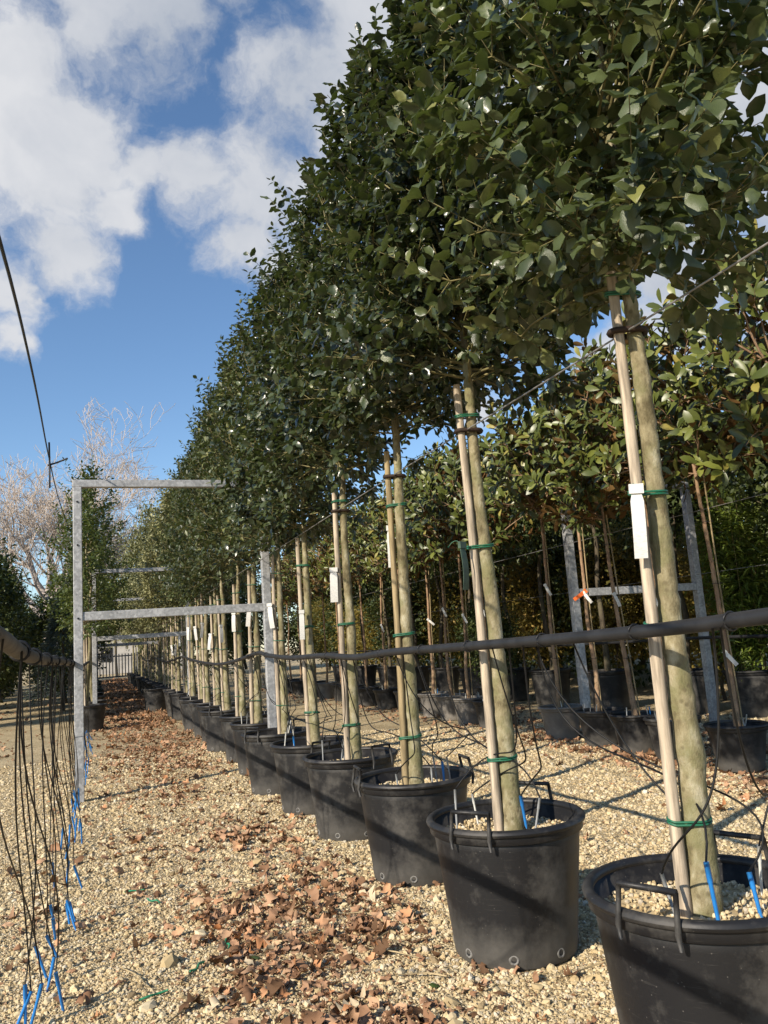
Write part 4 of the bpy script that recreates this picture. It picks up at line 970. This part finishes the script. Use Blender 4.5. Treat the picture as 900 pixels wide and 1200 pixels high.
# leafless tree: recursive limbs
def bare_tree(seed, H):
    rs = np.random.RandomState(seed); mb = MB(); tw = MB()
    def limb(p, d, L, r, lev):
        n = 5; pts = [p]; rr = [r]
        for k in range(n):
            d = nrm(d+rs.normal(0, .13, 3)+np.array([0, 0, .05])); pts.append(pts[-1]+d*L/n); rr.append(r*(1-.45*(k+1)/n))
        (mb if lev < 4 else tw).tube(np.array(pts), np.maximum(np.array(rr), .008), 7 if lev < 2 else 4 if lev < 4 else 3, False)
        if lev >= 6: return
        nc = [7, 5, 4, 4, 3, 3][lev]
        for c in range(nc):
            k = rs.randint(2 if lev else 2, n+1); e = nrm(np.cross(d, rs.normal(0, 1, 3)))
            dd = nrm(d*rs.uniform(.6, 1.0)+e*rs.uniform(.55, 1.0)+np.array([0, 0, .16]))
            limb(pts[k], dd, L*rs.uniform(.58, .78), rr[k]*rs.uniform(.5, .68), lev+1)
    limb(np.zeros(3), np.array([0, 0, 1.]), H*.24, H*.017, 0)
    zmax = max(v[:, 2].max() for v in tw.v)
    for m_ in (mb, tw): m_.v = [v*H/zmax*np.array([1.0, 1.0, 1]) for v in m_.v]
    return mb, tw
a, b = bare_tree(5, 17.5)
bmesh_, tmesh_ = a.mesh('trunk', M['bark_plane']), b.mesh('twigs', simple('bare_twig', (.50, .42, .35), .8, var=.25))
def place_bare(loc, rz, s, label):
    t = empty('leafless_tree', loc, label, 'tree', None, rz); t.scale = s
    obj('trunk', bmesh_, t); o = obj('twigs', tmesh_, t); o['kind'] = 'stuff'
place_bare((-2.5, 48, -.1), 3.7, (1.12, 1.12, 1.0), 'big pale leafless tree standing behind the dark evergreens')
place_bare((-13.5, 54, -.1), 2.5, (.9, .9, .85), 'lower pale leafless tree beside the big one, mostly hidden')

# ------------------------------------------------------------------ gate and wall at the end
t = empty('sliding_gate', (-.6, 60, 0), 'grey metal bar gate closing the end of the leafy aisle', 'gate')
W = 3.4; mb = MB()
for z in (.15, 1.55): mb.box((0, -.03, z), (W, .03, z+.09))
mb.build('rail', M['gate'], t, False)
mb = MB(); mb.box((-.06, -.07, 0), (.06, .07, 1.75)); post = mb.mesh('gate_post', M['gate'], False)
for x in (-.06, W+.06): obj('gate_post', post, t, (x, 0, 0))
mb = MB(); mb.box((-.035, -.02, .2), (.035, .02, 1.75)); bar_m = mb.mesh('gate_bar', M['gate'], False)
for k in range(16): obj('gate_bar', bar_m, t, (.12+k*(W-.24)/15, -.05, 0))
t = empty('house', (1.0, 84, 0), 'pale rendered house beyond the gate', 'house')
mb = MB(); mb.box((-7, 0, 0), (7, 8, 4.2)); mb.build('wall', M['wall'], t, False)
mb = MB(); mb.add([(-7.6, -.6, 4.2), (7.6, -.6, 4.2), (7.6, 8.6, 4.2), (-7.6, 8.6, 4.2), (-5, 4, 6.2), (5, 4, 6.2)], [(0, 4, 3), (1, 2, 5)], [(0, 1, 5, 4), (2, 3, 4, 5), (0, 3, 2, 1)]); mb.build('roof', M['roof'], t, False)
for x in (-4, -1, 3): mb = MB(); mb.box((x, -.05, 1.2), (x+1.1, .02, 2.6)); mb.build('window', M['cable'], t, False)

# ------------------------------------------------------------------ gravel, leaf litter, scraps
rs = np.random.RandomState(11)
pots_all = [(x, y, .275) for x, y in POT_XY]+[(MX, m[0], .2) for m in MAG]
def not_in_pots(x, y):
    ok = np.ones(len(x), bool)
    for (a, b, r) in pots_all: ok &= (x-a)**2+(y-b)**2 > r*r
    return ok
def sample(n, r0, r1, a0=-24, a1=62):
    r = np.exp(rs.uniform(math.log(r0), math.log(r1), n)); a = np.radians(rs.uniform(a0, a1, n)); return r*np.sin(a), r*np.cos(a), r
x, y, r = sample(300000, 1.8, 13)
ok = not_in_pots(x, y); x, y, r = x[ok], y[ok], r[ok]
size = np.exp(rs.normal(math.log(.0033), .50, len(x)))*(.8+.11*r)
size = np.clip(size, .0018, .020)
pm = bpy.data.meshes.new('gravel'); pm.vertices.add(len(x))
pm.vertices.foreach_set('co', np.stack([x, y, gz(x, y)+size*.15], -1).ravel())
at = pm.attributes.new('scl', 'FLOAT_VECTOR', 'POINT'); at.data.foreach_set('vector', (size[:, None]*rs.uniform(.65, 1.35, (len(x), 3))*np.array([1.1, 1.1, .8])).ravel())
at = pm.attributes.new('rotv', 'FLOAT_VECTOR', 'POINT'); at.data.foreach_set('vector', np.stack([rs.normal(0, .5, len(x)), rs.normal(0, .5, len(x)), rs.uniform(0, 6.28, len(x))], -1).ravel())
go = obj('gravel', pm); tag(go, 'loose cream limestone gravel strewn over the ground', 'gravel', kind='stuff')
ng = bpy.data.node_groups.new('gravel', 'GeometryNodeTree')
ng.interface.new_socket('Geometry', in_out='INPUT', socket_type='NodeSocketGeometry'); ng.interface.new_socket('Geometry', in_out='OUTPUT', socket_type='NodeSocketGeometry')
gn = ng.nodes; gi = gn.new('NodeGroupInput'); go_ = gn.new('NodeGroupOutput'); L = ng.links
join = gn.new('GeometryNodeJoinGeometry')
for k in range(5):
    ic = gn.new('GeometryNodeMeshIcoSphere'); ic.inputs['Subdivisions'].default_value = 2
    nt = gn.new('ShaderNodeTexNoise'); nt.noise_dimensions = '4D'; nt.inputs['W'].default_value = k*3.1; nt.inputs['Scale'].default_value = 1.1; nt.inputs['Detail'].default_value = 1
    sb = gn.new('ShaderNodeVectorMath'); sb.operation = 'SUBTRACT'; sb.inputs[1].default_value = (.5, .5, .5); L.new(nt.outputs['Color'], sb.inputs[0])
    sc2 = gn.new('ShaderNodeVectorMath'); sc2.operation = 'SCALE'; sc2.inputs['Scale'].default_value = 1.5; L.new(sb.outputs[0], sc2.inputs[0])
    sp = gn.new('GeometryNodeSetPosition'); L.new(ic.outputs['Mesh'], sp.inputs['Geometry']); L.new(sc2.outputs[0], sp.inputs['Offset'])
    ss = gn.new('GeometryNodeSetShadeSmooth'); ss.inputs['Shade Smooth'].default_value = False; L.new(sp.outputs[0], ss.inputs['Geometry'])
    sm = gn.new('GeometryNodeSetMaterial'); sm.inputs['Material'].default_value = M['stone']; L.new(ss.outputs[0], sm.inputs['Geometry'])
    g2i = gn.new('GeometryNodeGeometryToInstance'); L.new(sm.outputs[0], g2i.inputs[0]); L.new(g2i.outputs[0], join.inputs[0])
iop = gn.new('GeometryNodeInstanceOnPoints'); iop.inputs['Pick Instance'].default_value = True
L.new(gi.outputs[0], iop.inputs['Points']); L.new(join.outputs[0], iop.inputs['Instance'])
for nm, sock in (('scl', 'Scale'), ('rotv', 'Rotation')):
    na = gn.new('GeometryNodeInputNamedAttribute'); na.data_type = 'FLOAT_VECTOR'; na.inputs['Name'].default_value = nm; L.new(na.outputs[0], iop.inputs[sock])
rv = gn.new('FunctionNodeRandomValue'); rv.data_type = 'INT'; rv.inputs['Min'].default_value = 0 if False else rv.inputs['Min'].default_value
for s_ in rv.inputs:
    if s_.enabled and s_.name == 'Min': s_.default_value = 0
    if s_.enabled and s_.name == 'Max': s_.default_value = 4
for s_ in rv.outputs:
    if s_.enabled: L.new(s_, iop.inputs['Instance Index'])
L.new(iop.outputs[0], go_.inputs[0])
md = go.modifiers.new('gravel', 'NODES'); md.node_group = ng

# larger stones one can pick out
stone_var = []
for k in range(5):
    v = ICO[0].copy(); v = v*(1+rs.uniform(-.28, .28, (12, 1))); mb = MB(); mb.add(v, ICO[1], None, k*.21); stone_var.append(mb.mesh('stone', M['stone'], False))
big = [(.72, 4.9, .035), (.45, 4.35, .032), (.28, 4.05, .045), (.95, 5.6, .04), (.6, 3.75, .028), (.16, 3.65, .03), (1.18, 2.9, .03), (.98, 2.75, .026), (1.25, 3.1, .028), (.35, 3.3, .025), (.9, 6.6, .04), (.25, 6.2, .035)]
for k in range(60):
    r = math.exp(rs.uniform(math.log(2.4), math.log(7))); a = R_(rs.uniform(-6, 40)); big.append((r*math.sin(a), r*math.cos(a), rs.uniform(.014, .024)))
for k, (x, y, s) in enumerate(big):
    if not not_in_pots(np.array([x]), np.array([y]))[0]: continue
    o = obj('stone', stone_var[k % 5], None, (x, y, ground_of(x, y)+s*.3)); o.scale = (s*1.2, s, s*.75); o.rotation_euler = (rs.normal(0, .2), rs.normal(0, .2), rs.uniform(0, 6))
    tag(o, 'pale limestone stone larger than the gravel around it', 'stone', 'larger stones in the gravel')

def litter_leaf(v_):
    r2 = np.random.RandomState(v_); st = [(0, .02), (.14, .16), (.28, .36), (.40, .22), (.55, .42 if v_ % 2 else .28), (.68, .18), (.84, .22), (1, .02)]; n = len(st)
    v = []; f = []; ph = r2.uniform(0, 6); cl = r2.uniform(.15, .9)
    for k, (y, w) in enumerate(st):
        w1 = w*r2.uniform(.7, 1.25); w2 = w*r2.uniform(.7, 1.25); z0 = .16*math.sin(y*4+ph)
        v += [(-w1, y-.5+r2.normal(0, .05), z0+cl*w1*w1*2.6+r2.normal(.0, .05)), (0, y-.5, z0), (w2, y-.5+r2.normal(0, .05), z0+cl*w2*w2*2.8+r2.normal(.0, .06))]
    for k in range(n-1):
        a = 3*k; f += [(a, a+1, a+4), (a, a+4, a+3), (a+1, a+2, a+5), (a+1, a+5, a+4)]
    return np.array(v), np.array(f)
LT = [litter_leaf(k) for k in range(8)]
def litter_density(x, y):
    n = .5+.5*np.sin(2.3*x+1.1*y+.5)*np.sin(1.9*y-1.4*x+1)+.35*np.sin(5.1*x-3*y)*np.sin(4.3*y+2*x)
    band = np.exp(-((x-.95)/.48)**2)*.95+np.exp(-((x-.45)/.35)**2)*.22
    far = np.clip((y-9)/5, 0, 1)*np.exp(-((x-.8)/.9)**2)*1.6
    mag = (np.exp(-((x-5.35)/.5)**2)+np.exp(-((x-6.4)/.7)**2))*1.5
    post = np.exp(-((x-.0)/.5)**2)*.10
    left = np.exp(-((x+3)/1.2)**2)*.5*(y > 14)
    return (band+mag+post+left)*np.clip(1.4*n-.1, .1, 1.4)+far+.012
x, y, r = sample(150000, 1.9, 34, -20, 60)
xf, yf = rs.uniform(-.6, 1.9, 14000), rs.uniform(17, 60, 14000); x = np.r_[x, xf]; y = np.r_[y, yf]; r = np.r_[r, np.hypot(xf, yf)]
ok = not_in_pots(x, y) & (rs.rand(len(x)) < litter_density(x, y)*.50); x, y, r = x[ok], y[ok], r[ok]
n = len(x)
S = np.clip(np.exp(rs.normal(math.log(.040), .48, n)), .012, .11)*np.clip(.9+.025*r, 1, 2.2)
yaw = rs.uniform(0, 6.28, n); D = np.stack([np.cos(yaw), np.sin(yaw), rs.normal(.0, .28, n)], -1); Nn = np.array([0, 0, 1.])+rs.normal(0, .42, (n, 3))
flip = rs.rand(n) < .35; Nn[flip] *= -1
Z = gz(x, y)+S*rs.uniform(.02, .30, n)+.004
P = np.stack([x, y, Z], -1); T = np.clip(rs.beta(1.6, 1.7, n), 0, 1); wh = rs.randint(0, 8, n)
cc = (P-CAMV) @ ROTM; px = 450+940*cc[:, 0]/-cc[:, 2]; py = 600-940*cc[:, 1]/-cc[:, 2]
score = S/np.linalg.norm(P-CAMV, axis=1); score[(px < 0) | (px > 900) | (py > 1200)] = 0
sing = np.zeros(n, bool); sing[np.argsort(-score)[:300]] = True
mb = MB()
for k in range(8):
    s = (wh == k) & ~sing
    leaf_batch(mb, LT[k], P[s], D[s], Nn[s], S[s], T[s])
tag(mb.build('leaf_litter', M['litter']), 'drifts of small brown fallen leaves along the aisle and under the magnolias', 'leaf litter', kind='stuff')
for i in np.nonzero(sing)[0]:
    me = leaf_mesh('litter%d' % wh[i], LT[wh[i]], [M['litter']], round(float(T[i])*5)/5)
    d = nrm(D[i]); nn = nrm(Nn[i]-(Nn[i]@d)*d); sd = np.cross(d, nn); s = S[i]
    o = obj('fallen_leaf', me); o.matrix_basis = Matrix(((sd[0]*s, d[0]*s, nn[0]*s, P[i][0]), (sd[1]*s, d[1]*s, nn[1]*s, P[i][1]), (sd[2]*s, d[2]*s, nn[2]*s, P[i][2]), (0, 0, 0, 1)))
    tag(o, 'large curled brown fallen leaf lying on the gravel', 'leaf', 'large fallen leaves on the gravel')
# crumbled leaf and bark bits trodden into the gravel
x, y, r = sample(60000, 1.9, 16, -22, 60); den = .25+.75*np.clip(.5+.6*np.sin(1.9*x+.7*y)*np.sin(1.3*y-x+.4)+.4*np.sin(6*x+2*y)*np.sin(5*y-3*x), 0, 1)
ok = not_in_pots(x, y) & (rs.rand(len(x)) < den*(.45+.5*np.exp(-((x-.8)/.8)**2))); x, y, r = x[ok], y[ok], r[ok]; n2 = len(x)
S2 = np.exp(rs.normal(math.log(.011), .5, n2))*(.8+.06*r); yw = rs.uniform(0, 6.28, n2)
mb = MB(); leaf_batch(mb, HOLLY_FAR[0], np.stack([x, y, gz(x, y)+S2*.2+.003], -1), np.stack([np.cos(yw), np.sin(yw), rs.normal(0, .25, n2)], -1), np.array([0, 0, 1.])+rs.normal(0, .4, (n2, 3)), S2, rs.beta(1.1, 2.2, n2))
tag(mb.build('leaf_crumbs', M['litter']), 'fine crumbled leaf bits trodden into the gravel', 'leaf litter', kind='stuff')
for (x, y, s) in ((.62, 3.9, .07), (1.05, 2.95, .06), (1.22, 3.25, .05), (.9, 3.0, .05)):
    o = obj('fallen_leaf', leaf_mesh('gfall', HOLLY[1], [M['green_fallen']], .5), None, (x, y, ground_of(x, y)+.02)); o.scale = (s*1.2, s, s); o.rotation_euler = (.1, .1, x*9)
    tag(o, 'green holly leaf fallen on the gravel', 'leaf', 'green leaves fallen on the gravel')
# dry stalks
for k in range(26):
    r = math.exp(rs.uniform(math.log(2.5), math.log(6))); a = R_(rs.uniform(-4, 32)); x, y = r*math.sin(a), r*math.cos(a)
    if not not_in_pots(np.array([x]), np.array([y]))[0]: continue
    an = rs.uniform(0, 6.28); Ls = rs.uniform(.10, .32); dv = np.array([math.cos(an), math.sin(an), 0])*Ls/2
    mb = MB(); mb.tube(np.array([-dv, np.array([rs.normal(0, .01), rs.normal(0, .01), .012]), dv+np.array([0, 0, .008])]), np.array([.003, .0035, .002]), 5)
    tag(mb.build('dry_stalk', M['straw'], None, True, (x, y, ground_of(x, y)+.012)), 'dry straw-coloured stalk lying on the gravel', 'stalk', 'dry stalks on the gravel')
# scraps of green tie
for k, (x, y) in enumerate(((.13, 3.72), (.30, 5.05), (.43, 3.98), (.12, 5.4), (.55, 4.1))):
    mb = MB(); an = k*1.9; pts = [(0, 0, .004), (.04*math.cos(an), .04*math.sin(an), .012), (.08*math.cos(an+.3), .08*math.sin(an+.3), .006), (.12*math.cos(an+.2), .12*math.sin(an+.2), .012)]
    mb.tube(smooth_path(pts, 4), .005, 5); tag(mb.build('tie_scrap', M['scrap'], None, True, (x, y, ground_of(x, y)+.008)), 'scrap of green plastic tie lying on the gravel', 'scrap', 'green tie scraps on the gravel')
